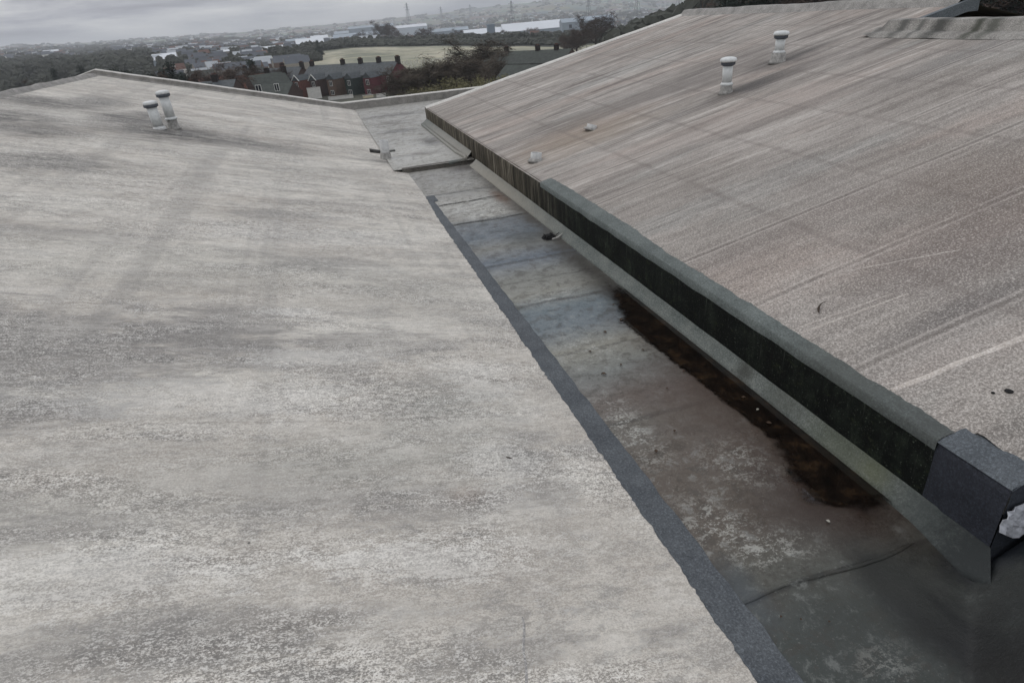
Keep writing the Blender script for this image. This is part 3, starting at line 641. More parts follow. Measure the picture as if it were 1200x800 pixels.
# cant strip (rounded fillet) at the foot of the wall
def cant(ya, yb, xo, zb=0.0):
    ys = rng(ya, yb, .06)
    vs, fs = ribbon(ys, lambda i, y: [(xo(y)+dx*(2.466-xo(y))+.006*mnoise.noise(Vector((y*5, 1, 0)))*(1-dx), y, zb+z+.004*mnoise.noise(Vector((y*4, 6, 0)))) for dx, z in ((-.02, -.01), (0, .022), (.12, .036), (.5, .066), (.9, .104), (1.0, .118))])
    return Gg(build('cant_strip', vs, fs, M_LEDGE, smooth=True))
path = [(2.466, y, -1, 0, .052+(.010*max(0, y-3) if y > 3 else 0)+(.07*max(0, (1.8-y)/.45))) for y in rng(1.36, 11.05, .06)[::-1]]+[(2.464, 1.334, -.85, -.85, .13)]
def cprof(i, q):
    x, y, ax, ay, wd = q
    return [(x+ax*wd*(1-d)-ax*.0, y+ay*wd*(1-d), (zg(x+ax*wd, y+ay*wd) if y < 1.4 else 0)*(1-d)+z+.003*mnoise.noise(Vector((x*5, y*4, 6)))) for d, z in ((-.04, -.02), (0, .018 if y > 1.75 else .003), (.12, .032 if y > 1.75 else .012), (.5, .058), (.9, .102), (1.0, .118))]
vs, fs = ribbon(path, cprof); Gg(build('cant_strip', vs, fs, M_LEDGE, smooth=True))
cant(11.35, 16.2, lambda y: 2.38-.006*(y-11), .085)
# rounded tube-like fillet that turns into the step
mb = MB(); mb.tube([(2.31, y, .10) for y in rng(12, 16, .5)[::-1]]+[(2.34, 11.7, .10), (2.36, 11.45, .10), (2.33, 11.28, .095), (2.2, 11.25, .085), (2.0, 11.24, .07)], .034, 8)
Gg(mb.build('cant_roll', M_LEDGE, smooth=True))
# ponded water: straight left side where a felt sheet ends, ragged otherwise
M_PUD, n, b = material('ponded_water'); p = n.pos()
b.inputs['Roughness'].default_value = .05; b.inputs['Specular IOR Level'].default_value = .5
k = n.noise(p, 7, 6, .75)
n.put(b.inputs['Base Color'], n.ramp(k, [(.35, lin((10, 8, 7))), (.52, lin((24, 18, 14))), (.68, lin((50, 38, 26)))]))
n.put(b.inputs['Normal'], n.bump(n.noise(p, 3, 2), .08, .01))
at = n.n.new('ShaderNodeAttribute'); at.attribute_name = 'depth'
n.put(b.inputs['Alpha'], n.step(n.m('ADD', at.outputs['Fac'], n.m('MULTIPLY', n.m('SUBTRACT', n.noise(p, 16, 6, .8), .5), 1.1)), .30, .62))
ys = rng(1.66, 5.3, .03); T_ = (0, .1, .2, .3, .45, .6, .8, 1)
vs, fs = ribbon(ys, lambda i, y: [(pl_(y)-.10+(2.46-pl_(y)+.06)*t, y, .0045+.0009*y) for t in T_])
PV = [max(0, min(1, min((x-pl_(y)+.05)/(.10 if 2.5 < y < 4.3 else .22), (y-1.66)/.35+.0, (5.3-y)/.9))) for x, y, z in vs]
po = build('puddle', vs, fs, M_PUD); pa = po.data.attributes.new('depth', 'FLOAT', 'POINT'); pa.data.foreach_set('value', PV)
tag(po, 'dark brown standing water along the foot of the upstand wall', 'puddle', None, 'structure')

# ------------------------------------------------------------ vents and pipe stubs
def vent(x, y, fz, label, hgt, lean=(0, 0), collar=.16, r=.052, base_r=.075, ring='M_PIPE', basemat=None, cap_k=1.6):
    z = fz(x, y)
    t = thing('roof_vent', label, 'roof vent', (x, y, z-.02), 0, 'white capped vent pipes on the roofs')
    t.rotation_euler = (lean[1], lean[0], 0)
    a = MB(); a.lathe([(base_r*1.35, 0), (base_r*1.15, .03), (base_r, .07), (base_r*.96, collar)], 22); a.build('pipe_base', basemat or M_LEADC, t, True)
    a = MB(); a.lathe([(r*1.1, collar-.02), (r*1.28, collar-.005), (r*1.28, collar+.012), (r*1.05, collar+.03)], 22); a.build('collar', M_PIPE, t, True)
    a = MB(); a.lathe([(r, collar), (r, hgt-.06)], 22); a.build('pipe', M_PIPE, t, True)
    a = MB(); a.lathe([(r*1.02, hgt-.075), (r*1.35, hgt-.06), (r*1.35, hgt-.02), (r*1.3, hgt-.01)], 22); gr_ = a.build('grille', M_GRILLE, t, True)
    for k in range(12):
        a2 = 2*pi*k/12; a = MB(); a.box(-.004, .004, -.004, .004, hgt-.062, hgt-.015)
        q = a.build('fin', M_GRILLE, gr_); q.location = (r*1.36*cos(a2), r*1.36*sin(a2), 0); q.rotation_euler.z = a2
    a = MB(); R_ = r*cap_k; a.lathe([(R_*.8, hgt-.025), (R_*.97, hgt-.02), (R_, hgt-.005), (R_*.97, hgt+.014), (R_*.85, hgt+.03), (R_*.5, hgt+.04), (.002, hgt+.043)], 28); a.build('cap', M_PIPE, t, True)
    return t
vent(-2.87, 12.99, zl, 'shorter white vent pipe leaning left beside a taller one on the pale roof', .46, (-.035, .0), .03, .086, .094, basemat=M_PIPEW, cap_k=1.38)
vent(-2.68, 13.27, zl, 'taller white vent pipe with grey lower half on the pale roof', .64, (-.02, 0), .19, .084, .088, basemat=M_LEADC, cap_k=1.38)
vent(5.62, 8.24, zr, 'white mushroom capped vent pipe on the right roof, nearer the gutter', .45, (0, 0), .13, .068, .082, cap_k=1.7)
vent(6.87, 8.79, zr, 'white mushroom capped vent pipe on the right roof, nearer the ridge', .41, (.03, 0), .15, .070, .108, cap_k=1.65)
def stub(x, y, fz, label, r, hgt, tilt, cap=True):
    t = thing('pipe_stub', label, 'pipe stub', (x, y, fz(x, y)-.01)); t.rotation_euler.y = tilt
    a = MB(); a.lathe([(r*1.6, 0), (r*1.3, .03), (r*1.15, hgt*.35), (r*1.05, hgt*.4)], 20); a.build('pipe_base', M_LEADC, t, True)
    a = MB(); a.lathe([(r, hgt*.3), (r, hgt), (r*.82, hgt), (r*.82, hgt*.75)], 20, cap=False); a.build('pipe', M_PIPEW, t, True)
    a = MB(); a.lathe([(r*.83, hgt*.72), (r*.83, hgt*.74)], 20); a.build('bore', M_HOLE, t)
    return t
stub(1.0, 12.45, zl, 'short open white pipe stub standing at the gutter edge of the pale roof', .085, .36, .03)
stub(2.75, 8.45, zr, 'stubby white pipe collar close to the dark upstand wall', .078, .12, .12)
stub(3.82, 8.97, zr, 'low sheared pipe collar in the middle of the right roof slope', .075, .08, .3)
vs, fs = ribbon(rng(.76, 1.26, .04), lambda i, x: [(x, 13.1+.01*sin(x*20)+d, max(zl(x, 13), .06)+q-.04*(x-.7)) for d, q in ((-.06, .0), (-.055, .06), (.05, .065), (.06, .0))])
tag(build('slate_strip', vs, fs, M_SLAB), 'dark flat strip lying behind the pipe stub at the gutter edge', 'strip')

# ------------------------------------------------------------ litter on the roofs and in the gutter
M_TWIG = plain('dead_twig', (58, 50, 42), .9, .3, 30); M_LEAF = plain('dead_leaf', (64, 50, 38), .8, .35, 40); M_WHITE = plain('pale_fleck', (150, 148, 138), .8, .2, 30)
t = MB(); t.tube([(2.80+.012*i, 2.90+.02*i-.0016*i*i, zr(2.80+.012*i, 2.9)+.008+.002*i) for i in range(9)], [.002, .006, .008, .007, .005, .004, .003, .002, .001], 6)
tag(t.build('twig', M_TWIG, smooth=True), 'curled dark twig lying alone on the right roof above the wall', 'twig')
t = MB(); t.tube([(.60+.008*i, 2.72-.004*i, zl(.6+.008*i, 2.72)+.004) for i in range(5)], [.001, .003, .004, .003, .001], 5)
tag(t.build('twig', M_TWIG), 'tiny dark twig on the pale roof near the blue grey strip', 'twig')
def leaf(x, y, z, s, a, mat, name, label, cat, group=None):
    vs = []; 
    for i in range(7):
        t_ = i/6; w_ = s*.38*sin(pi*min(1, t_*1.05+.02))
        for j, d in enumerate((-1, 0, 1)): vs.append(((t_-.5)*s, d*w_, .004+abs(d)*s*.12+s*.12*sin(t_*3)+.003*random.random()))
    fs = [(i*3+j, i*3+j+1, (i+1)*3+j+1, (i+1)*3+j) for i in range(6) for j in range(2)]
    o = build(name, vs, fs, mat, loc=(x, y, z)); o.rotation_euler.z = a; return tag(o, label, cat, group)
LG = 'dead leaves scattered on the gutter bed'
for x, y, s in ((1.86, 4.15, .035), (1.62, 3.9, .03), (1.75, 3.62, .025), (2.0, 3.75, .03), (2.12, 3.35, .028), (1.58, 3.55, .04), (2.08, 4.3, .04), (1.9, 3.2, .02), (1.5, 2.62, .03), (1.7, 2.75, .025), (1.45, 1.42, .014), (1.52, 1.38, .012), (1.62, 1.33, .012), (2.3, 2.9, .03), (2.27, 2.6, .035), (2.15, 4.6, .03)):
    leaf(x, y, max(.0, zg(x, y))+.004, s, random.random()*6, M_LEAF, 'dead_leaf', 'one of the small dead leaves scattered over the damp gutter bed', 'leaf', LG)
FG = 'pale flecks in the gutter'
for x, y, s in ((2.30, 2.75, .024), (2.02, 1.80, .022)):
    leaf(x, y, max(.0, zg(x, y))+.004, s, random.random()*6, M_WHITE, 'paper_scrap', 'tiny pale scrap floating on the middle of the dark puddle' if y > 2 else 'tiny pale scrap on the brown silt at the near end of the puddle', 'scrap', FG)
# clump of debris by the wall at mid gutter
mb = MB()
for i in range(26):
    a = random.random()*6.28; r = random.random()*.09; x, y = 2.26+r*cos(a), 6.62+r*.8*sin(a); l = .05
    b2 = random.random()*6.28; mb.tube([(x, y, .02+random.random()*.03), (x+l*cos(b2), y+l*sin(b2), .02+random.random()*.04)], .005, 4)
mb.lathe([(.09, .01), (.075, .03), (.03, .045)], 9, (2.26, 6.62, .004))
tag(mb.build('debris_clump', M_HOLE), 'dark clump of silt and twigs beside the wall at mid gutter', 'debris')
t = MB(); t.tube([(2.26, 6.5, .03), (2.34, 6.52, .035), (2.42, 6.58, .045)], .008, 6)
tag(t.build('stick', M_KERBTOP), 'pale stick beside the dark debris clump in the gutter', 'stick')

# ------------------------------------------------------------ land, town and hills beyond
import bisect
DD = [0, 60, 110, 225, 400, 600, 1000, 2000, 3500, 5500, 7500]
PROF = [(-60, [-12, -12, -12.5, -15.6, -17, -8, -6, 2, 20, 45, 30]), (-19.7, [-12, -12, -12.5, -15.6, -17, -9, -6, 4, 27, 61, 40]), (-14.9, [-12, -12, -12.5, -15.6, -17, -10, -9, -3, 12, 42, 20]),
        (-9.5, [-12, -12, -12.5, -15.6, -17, -12, -11, -7, 6, 33, 10]), (-3.5, [-12, -12, -12.5, -15.6, -17, -15, -18, -18, -8, 24, 5]),
        (2.9, [-12, -12, -12.5, -15.6, -16.5, -13, -21, -25, -16, 24, 5]), (9.7, [-12, -12, -12.5, -15.6, -17, -17, -28, -36, -27, 30, 5]),
        (16.7, [-12, -12, -12.5, -15.6, -18.5, -21, -38, -47, -23, 50, 20]), (21, [-12, -12, -12.5, -15.6, -19.5, -23, -40, -50, -20, 52, 20]), (25, [-12, -12, -12.5, -15.6, -18.5, -24, -42, -50, -30, 36, 0]),
        (29, [-12, -12, -12, -13, -16, -22, -40, -50, -50, 5, -40]), (33, [-12, -11, -10, -11, -14, -20, -40, -50, -60, -30, -60]), (60, [-12, -11, -9, -7, -6, -10, -20, -40, -60, -60, -60]), (180, [-12, -12, -12, -12, -12, -12, -20, -20, 0, 30, 10])]
def gz(az, d):
    az = max(-60, min(179.9, az)); i = 0
    while PROF[i+1][0] < az: i += 1
    a0, r0 = PROF[i]; a1, r1 = PROF[i+1]; f = (az-a0)/(a1-a0); f = f*f*(3-2*f)
    j = max(0, min(len(DD)-2, bisect.bisect(DD, d)-1)); g_ = min(1, (d-DD[j])/(DD[j+1]-DD[j]))
    s = lambda r: r[j]+(r[j+1]-r[j])*g_
    z = s(r0)*(1-f)+s(r1)*f
    if d > 500: z += min(1, (d-500)/1500)*(6*fbm(az*.35, d*.0009, 2)+2.0*fbm(az*1.6, d*.002, 4))
    return z
def P(az, d, dz=0.):
    return Vector((d*sin(rad(az)), d*cos(rad(az)), gz(az, d)+dz))

# ground sheet
M_GR, n, b = material('valley_ground'); p = n.pos(); px, py, pz = n.xyz(p)
dist = n.m('SQRT', n.m('ADD', n.m('MULTIPLY', px, px), n.m('MULTIPLY', py, py)))
k = n.noise(p, .006, 6, .65); k2 = n.noise(p, .03, 5, .7)
col = n.ramp(k, [(.38, lin((40, 44, 36))), (.48, lin((70, 70, 58))), (.56, lin((84, 88, 66))), (.64, lin((104, 104, 82)))])
col = n.mix(n.m('MULTIPLY', n.step(k2, .5, .4), .6), col, lin((34, 34, 28)))
mo = n.step(dist, 3600, 4600)
moor = n.ramp(n.noise(n.map(p, (1, 1, 3)), .0022, 7, .7), [(.4, lin((66, 68, 58))), (.5, lin((88, 90, 74))), (.6, lin((112, 110, 92)))])
col = n.mix(mo, col, moor)
fieldcells = n.voro(p, .006, out='Color')
col = n.mix(n.m('MULTIPLY', n.step(dist, 900, 1800), .35), col, n.mix(.75, fieldcells, lin((96, 100, 78))))
n.put(b.inputs['Base Color'], col); b.inputs['Roughness'].default_value = .95
azs = rng(-180, -60, 8)+rng(-60, 60, .5)[1:]+rng(60, 180, 8)[1:]
ds = [2, 20, 40, 60, 80, 110, 150, 190, 225, 260, 300, 350, 400, 450, 500, 550, 600, 700, 800, 900, 1000]+rng(1000, 5600, 130)[1:]+[5800, 6200, 6800, 7500]
vs = [tuple(P(a if a >= -60 else (a+360 if a < -120 else -60), d)) if False else (d*sin(rad(a)), d*cos(rad(a)), gz(a, d)) for d in ds for a in azs]
na = len(azs); fs = [(j*na+i, j*na+i+1, (j+1)*na+i+1, (j+1)*na+i) for j in range(len(ds)-1) for i in range(na-1)]
vs.append((0, 0, -12)); fs += [(len(vs)-1, i+1, i) for i in range(na-1)]
fs = [tuple(reversed(f)) for f in fs]
tag(build('ground', vs, fs, M_GR, smooth=True), 'dark valley floor and hillsides under haze beyond the roofs', 'ground', None, 'structure')

def drape(name, a0, a1, dnear, dfar, mat, label, lift=.25):
    A = rng(a0, a1, .5); K = 24
    vs = [tuple(P(a, dnear(a)+(dfar(a)-dnear(a))*k/K, lift+(.0 if 0 < k < K else -.3))) for k in range(K+1) for a in A]
    na = len(A); fs = [(k*na+i, (k+1)*na+i, (k+1)*na+i+1, k*na+i+1) for k in range(K) for i in range(na-1)]
    return tag(build(name, vs, fs, mat, smooth=True), label, 'field', None, 'structure')
M_F, n, b = material('field_grass'); p = n.pos()
k = n.noise(n.map(p, (1, .35, 1), (0, 0, 0), (0, 0, .25)), .035, 6, .7)
col = n.ramp(k, [(.38, lin((110, 112, 96))), (.50, lin((136, 134, 116))), (.62, lin((166, 160, 140)))])
st = n.noise(n.map(p, (.1, 1.4, 1), (0, 0, 0), (0, 0, .2)), .05, 4, .6)
col = n.mix(n.m('MULTIPLY', n.step(st, .54, .66), .6), col, lin((186, 178, 146)))
n.put(b.inputs['Base Color'], col); b.inputs['Roughness'].default_value = .95
drape('field', -.2, 27, lambda a: 232, lambda a: 560-10*max(0, a-8), M_F, 'pale green and straw coloured sloping field beyond the terraces')
M_F2 = plain('field_grass_dark', (106, 116, 92), .95, .2, .02)
drape('field', -3.6, -.6, lambda a: 245, lambda a: 430, M_F2, 'smaller darker green field left of the pale sloping field', .3)
# little posts or netting that stand in rows on the field
mb = MB()
for a in rng(1, 24, .28):
    for d in (300, 330) if a < 10 else (330,):
        q = P(a+random.uniform(-.05, .05), d+random.uniform(-6, 6)); w_ = .35; h_ = random.uniform(1.2, 2.6)
        mb.box(q.x-w_, q.x+w_, q.y-.1, q.y+.1, q.z, q.z+h_)
tag(mb.build('field_markers', plain('pale_post', (190, 188, 176), .8, .1)), 'rows of tiny pale markers standing on the field', 'markers', None, 'stuff')

# ---- terraced houses
PAL = dict(red=plain('red_brick', (104, 66, 58), .9, .25, 1.6), dark=plain('dark_brick', (70, 56, 52), .9, .25, 1.6), green=plain('green_black_render', (44, 54, 50), .9, .2, 1.2),
           maroon=plain('maroon_render', (92, 48, 54), .85, .15, 1.2), brown=plain('brown_brick', (96, 80, 70), .9, .25, 1.6), cream=plain('cream_render', (196, 186, 158), .85, .15, 1.2), grey=plain('grey_render', (128, 124, 118), .9, .2, 1.2))
M_SLATE = plain('slate_roof', (70, 74, 76), .75, .35, 1.4); M_SLATE2 = plain('weathered_slate_roof', (62, 66, 62), .85, .3, 1.1); M_CHIM = plain('sooty_chimney', (42, 36, 34), .9, .3, 2)
M_FR = plain('white_frame', (206, 206, 200), .6, .08, 3); M_GL, n, b = material('dark_window_glass'); b.inputs['Base Color'].default_value = lin((34, 38, 44)); b.inputs['Roughness'].default_value = .15
M_POT = plain('chimney_pot', (86, 58, 48), .9, .2); M_TILE = plain('red_tile_roof', (112, 76, 66), .9, .3, 1.5); M_WYARD = plain('white_yard_wall', (206, 204, 198), .8, .12, 1.5)


def window(root, x, y, z, wd, ht, mat=None):
    a = MB(); a.box(x-wd/2, x+wd/2, y-.06, y+.02, z, z+ht); f = a.build('window', mat or M_FR, root)
    for i in (0, 1):
        a = MB(); x0 = x-wd/2+.09+i*(wd/2-.03); a.box(x0, x0+wd/2-.15, y-.075, y-.062, z+.1, z+ht-.1); a.build('pane', M_GL, f)


def terrace(az, d, rz, n_, wall, label, gz0=None, chim=True, outr=True, frames=True, w_=5.2, roofm=None, group='terraced houses beyond the parapet', eave=5.1, ridge=7.9, barge=False, dep=8.0, chx=None):
    q = P(az, d)
    t = thing('terraced_house', label, 'house', q if gz0 is None else (q.x, q.y, gz0), rz, group)
    W = PAL[wall]; g = MB(); g.box(-w_/2, w_/2, 0, dep, -3, eave)
    g.add([(-w_/2, 0, eave), (-w_/2, dep, eave), (-w_/2, dep/2, ridge-.1), (w_/2, 0, eave), (w_/2, dep, eave), (w_/2, dep/2, ridge-.1)], [(0, 1, 2), (5, 4, 3)]); g.build('wall', W, t)
    r = MB()
    ym = dep/2; xl_, xr_ = -w_/2-.04, w_/2+.0
    r.add([(xl_, -.3, eave-.12), (xr_, -.3, eave-.12), (xr_, ym, ridge), (xl_, ym, ridge), (xl_, dep+.3, eave-.12), (xr_, dep+.3, eave-.12),
           (xl_, -.3, eave-.27), (xr_, -.3, eave-.27), (xr_, dep+.3, eave-.27), (xl_, dep+.3, eave-.27)],
          [(0, 1, 2, 3), (3, 2, 5, 4), (1, 0, 6, 7), (4, 5, 8, 9)])
    rf = r.build('roof', roofm or M_SLATE, t)
    if chim:
        c_ = MB(); cx = w_/2-.1 if chx is None else chx; c_.box(cx-.6, cx+.6, ym-.4, ym+.4, ridge-.8, ridge+1.15); c_.box(cx-.66, cx+.66, ym-.46, ym+.46, ridge+.95, ridge+1.1); ch = c_.build('chimney', M_CHIM, rf)
        c_ = MB()
        for k in range(4): c_.lathe([(.11, 0), (.10, .3)], 8, (cx-.42+.28*k, ym, ridge+1.15))
        c_.build('chimney_pot', M_POT, rf)
    if outr:
        ox = -w_/2+1.45; oe = eave-.5
        o_ = MB(); o_.box(ox-1.35, ox+1.35, -4.2, 0, -3, oe); o_.add([(ox-1.35, -4.2, oe), (ox+1.35, -4.2, oe), (ox, -4.2, oe+1.35)], [(0, 1, 2)])
        o_.build('rear_wing', W, t)
        r = MB(); r.gable(ox-1.35, ox+1.35, -4.2, 2.2, oe+.02, oe+1.45, .15, 'y'); r.build('wing_roof', roofm or M_SLATE, t)
        if frames:
            window(t, ox+.1, -4.2, 2.9, 1.1, 1.35); window(t, ox+.1, -4.2, .6, 1.2, 1.2)
        if barge:
            r = MB(); r.tube([(ox+1.55, -4.42, oe-.05), (ox, -4.42, oe+1.52)], .13, 4); r.tube([(ox-1.55, -4.42, oe-.05), (ox, -4.42, oe+1.52)], .13, 4); r.build('bargeboard', M_FR, t)
        window(t, w_/2-1.1, 0, 3.0, 1.15, 1.5); window(t, w_/2-1.1, 0, .5, 1.2, 1.4)
    else:
        window(t, -w_/4, 0, 3.0, 1.3, 1.5); window(t, w_/4, 0, 3.0, 1.1, 1.5); window(t, -w_/4, 0, .6, 1.4, 1.4)
        dm = MB(); dm.box(w_/4-.5, w_/4+.5, -.05, .02, 0, 2.1); dm.build('door', M_GL, t)
    return t


def row(az0, d0, az1, d1, specs, **kw):
    A = P(az0, d0); B = P(az1, d1); nn = len(specs); L_ = (B-A); L_.z = 0; wd = L_.length/nn; rz = math.atan2(L_.y, L_.x)
    for i, sp in enumerate(specs):
        q = A+(L_)*((i+.5)/nn); az = math.degrees(math.atan2(q.x, q.y)); d = math.hypot(q.x, q.y); k2 = dict(kw); k2.update(sp[2] if len(sp) > 2 else {})
        terrace(az, d, rz, nn, sp[0], sp[1], w_=wd, **k2)


row(-1.0, 206, 6.2, 184, [('red', 'red brick terraced house with white framed windows at the left end of the rear gables', dict(barge=True, chx=-2.2)),
                         ('dark', 'dark brick terraced house with white yard wall in the middle of the row', dict(barge=True)),
                         ('brown', 'brown brick terraced house left of the green black painted one'),
                         ('green', 'green black painted terraced house with one white window between brick and maroon neighbours'),
                         ('maroon', 'maroon painted terraced house beside the thicket'),], gz0=-15.0)
row(-8.4, 236, -1.4, 214, [('brown', 'brown terraced house with slate roof at the far left of the cream bay row', dict(outr=False, chim=False)), ('cream', 'cream rendered terraced house with slate roof, left of the pair', dict(outr=False)),
                           ('cream', 'cream rendered terraced house with slate roof, right of the pair', dict(outr=False, chim=False)), ('brown', 'brown terraced house right of the cream pair', dict(outr=False)), ('dark', 'dark slate roofed terraced house beside the red brick end house', dict(outr=False))], gz0=-15.3)
row(12.9, 196, 20.9, 176, [('dark', 'slate roofed terraced house partly hidden by the bare thicket', dict(outr=False)), ('grey', 'grey slate roofed terraced house between two chimneys right of the thicket', dict(outr=False)), ('dark', 'end terraced house just above the right roof edge', dict(outr=False, chx=.6))], gz0=-15.4, roofm=M_SLATE2)
row(14.6, 118, 18.8, 110, [('dark', 'lower weathered slate roof in front of the right hand terrace', dict(outr=False, chim=False)), ('dark', 'nearest weathered slate roof touching the line of the right roof', dict(outr=False, chim=False))], gz0=-13.9, roofm=M_SLATE2)
row(-5.2, 152, -2.4, 148, [('dark', 'low dark outbuilding with grey sloping roof in front of the cream row', dict(outr=False, chim=False, eave=2.2, ridge=4.2, dep=7)),], gz0=-11.6, roofm=M_SLATE2)
row(-9.6, 150, -6.6, 146, [('dark', 'grey roofed low house just above the verge of the pale roof', dict(outr=False, eave=4.2, ridge=6.6, dep=7, chx=0)),], gz0=-12.0, roofm=M_SLATE)
# rear yard walls and lean-tos
def yard(az, d, L_, h_, mat, label, gz0, rz=-.1, coping=True):
    q = P(az, d); t = thing('yard_wall', label, 'wall', (q.x, q.y, gz0), rz); a = MB(); a.box(-L_/2, L_/2, 0, .3, -3, h_); a.build('wall', mat, t)
    a = MB(); a.box(-L_/2-.05, L_/2+.05, -.06, .36, h_+.003, h_+.1); a.build('coping', M_KERBTOP, t); return t
yard(1.75, 178, 6.4, 2.3, M_WYARD, 'long white yard wall behind the brick terrace', -15.9)
yard(-.3, 190, 3.6, 2.8, M_WYARD, 'short white yard wall at the red brick end house', -14.6)
yard(4.0, 172, 2.6, 2.0, PAL['cream'], 'cream yard wall behind the maroon house', -15.6)
yard(5.1, 170, 2.4, 1.2, M_WYARD, 'low white yard wall next to the thicket', -14.6)

# scattered houses left and beyond
HG = 'houses among the trees at left'
for i, (az, d, rz, wl, rm, lb) in enumerate([
        (-10.2, 175, .3, 'brown', M_TILE, 'red tiled house among the trees directly above the vents'), (-9.2, 205, -.4, 'brown', M_TILE, 'small red roofed house behind the dark trees at left'),
        (-7.6, 190, .2, 'grey', M_TILE, 'red roofed house left of the bare trees'), (-6.3, 230, .5, 'brown', M_SLATE2, 'grey roofed house with brown walls in the left trees'),
        (-5.3, 175, -.2, 'cream', M_TILE, 'cream house with red roof behind the terraces'), (-4.7, 250, .1, 'brown', M_SLATE2, 'brown house with pale slate roof below the long white sheds'),
        (-3.3, 170, .35, 'dark', M_SLATE2, 'grey roofed house left of the small green field'), (-8.4, 280, 0, 'cream', M_SLATE2, 'cream house far left beneath the white shed line'),
        (-12.1, 230, .2, 'grey', M_TILE, 'dull red roofed house between the evergreens at left')]):
    terrace(az, d, rz, 1, wl, lb, outr=False, roofm=rm, group=HG, w_=9, chim=i % 2 == 0)

# ---- sheds and warehouses
M_WH = plain('white_sheet_roof', (196, 200, 204), .5, .06, .05); M_WG = plain('pale_grey_cladding', (142, 152, 160), .7, .15, .05); M_WB = plain('blue_grey_cladding', (104, 118, 130), .7, .15, .05); M_DOOR = plain('dark_loading_door', (40, 48, 56), .7, .1)
def shed(az, d, L_, dep, h_, label, rz=None, roof=None, wall=None, ridge=3, doors=4, dz=0):
    q = P(az, d, dz); t = thing('warehouse', label, 'warehouse', q, -rad(az)*.6 if rz is None else rz)
    a = MB(); a.box(-L_/2, L_/2, 0, dep, -12, h_); w0 = a.build('wall', wall or M_WG, t)
    a = MB(); a.gable(-L_/2, L_/2, 0, dep, h_+.05, h_+ridge, .4, 'x'); a.build('roof', roof or M_WH, t)
    for k in range(doors):
        a = MB(); x = -L_/2+L_*(k+.7)/(doors+.4); a.box(x-1.6, x+1.6, -.15, .1, 0, min(h_*.6, 5)); a.build('loading_door', M_DOOR, t)
shed(15.2, 900, 82, 60, 8, 'long white roofed warehouse at the left of the pair beyond the field', ridge=7, dz=3)
shed(19.8, 900, 120, 60, 9, 'longest white roofed warehouse beyond the field with pale grey wall', ridge=9, dz=5)
shed(15.0, 870, 9, 14, 15, 'dark blue tower block between the two long warehouses', ridge=.5, doors=0, wall=M_WB, roof=M_WB, dz=6)
shed(5.2, 1500, 95, 40, 13, 'pale grey warehouse on the far slope left of the white one', ridge=4, roof=M_WG, dz=8)
shed(8.4, 1500, 70, 40, 15, 'white warehouse on the far slope above the field', wall=plain('white_cladding', (184, 192, 198), .6, .08, .05), ridge=5, dz=6)
shed(9.3, 1450, 34, 30, 9, 'small dark blue box building right of the white far warehouse', wall=M_WB, roof=M_WB, ridge=1, doors=1, dz=2)
shed(1.0, 1100, 26, 20, 6, 'small bright white shed on the slope above the left field', ridge=4, doors=1, dz=4)
shed(-.8, 1050, 30, 20, 5, 'small pale shed left of the bright white shed', ridge=3, roof=M_WG, doors=1, dz=3)
shed(-1.6, 640, 46, 12, 4, 'long low white roof in line left of the field hedge', ridge=2.2, dz=1)
shed(.2, 640, 24, 20, 4, 'short white roof by the dark hedge tree', ridge=4, doors=1, dz=2)
shed(-8.0, 620, 44, 10, 3, 'long thin white roof far left among the houses', ridge=1.4, dz=1, wall=PAL['grey'])
shed(-10.6, 560, 16, 20, 3, 'pale roofed shed at the left end of the thin white roof', ridge=4, doors=1, dz=1)
shed(4.0, 900, 60, 30, 6, 'pale grey low sheds behind the top of the field', ridge=4, roof=M_WG, dz=2)
shed(3.5, 2000, 90, 40, 8, 'distant pale roof in the mid valley', ridge=6, roof=M_WG, dz=4)
shed(-17.5, 1600, 26, 12, 5, 'white gabled group low on the far left hillside', ridge=3, dz=2)
shed(11.3, 1100, 70, 30, 7, 'pale low shed at the left end of the long warehouses', ridge=4, roof=M_WG, dz=6)
shed(23.0, 800, 60, 26, 6, 'grey shed behind the trees at the right end of the field', ridge=4, roof=M_WG, dz=12)

# ---- pylons
M_PYL = plain('galvanised_lattice', (104, 110, 116), .6, .1)
def pylon(az, d, H_, label, dz=0):
    q = P(az, d, dz); t = thing('pylon', label, 'pylon', q, .4, 'electricity pylons on the moor'); B_ = H_*.11; a = MB(); s = .0009*d*.30
    def leg(z): return B_*(1-z/H_)**1.25+.5
    for sx in (-1, 1):
        for sy in (-1, 1): a.tube([(sx*leg(z), sy*leg(z), z) for z in (0, H_*.3, H_*.6, H_)], s, 4)
    for k in range(7):
        z0, z1 = H_*k/7, H_*(k+1)/7
        for sy in (-1, 1): a.tube([(-leg(z0), sy*leg(z0), z0), (leg(z1), sy*leg(z1), z1)], s*.5, 3); a.tube([(leg(z0), sy*leg(z0), z0), (-leg(z1), sy*leg(z1), z1)], s*.5, 3)
    a.build('tower', M_PYL, t)
    for f, l in ((.62, .17), (.76, .22), (.90, .15)):
        a = MB(); a.tube([(-H_*l, 0, H_*f), (0, 0, H_*f+1.5), (H_*l, 0, H_*f)], s*.8, 4); a.build('crossarm', M_PYL, t)
pylon(16.78, 1500, 54, 'tall pylon standing left of the longest warehouse roof', 12)
pylon(23.05, 1500, 52, 'tall pylon above the right end of the longest warehouse', 12)
pylon(26.95, 1500, 50, 'right hand pylon beside the wooded slope', 16)
pylon(11.0, 3900, 62, 'faint pylon on the moor skyline at left', 10)
pylon(13.4, 4100, 55, 'faintest pylon on the skyline right of the first', 4)
pylon(8.3, 2600, 60, 'small grey pylon on the near slope beneath the skyline', 30)
pylon(30.2, 1300, 44, 'pylon just left of the dark wooded rise', 20)

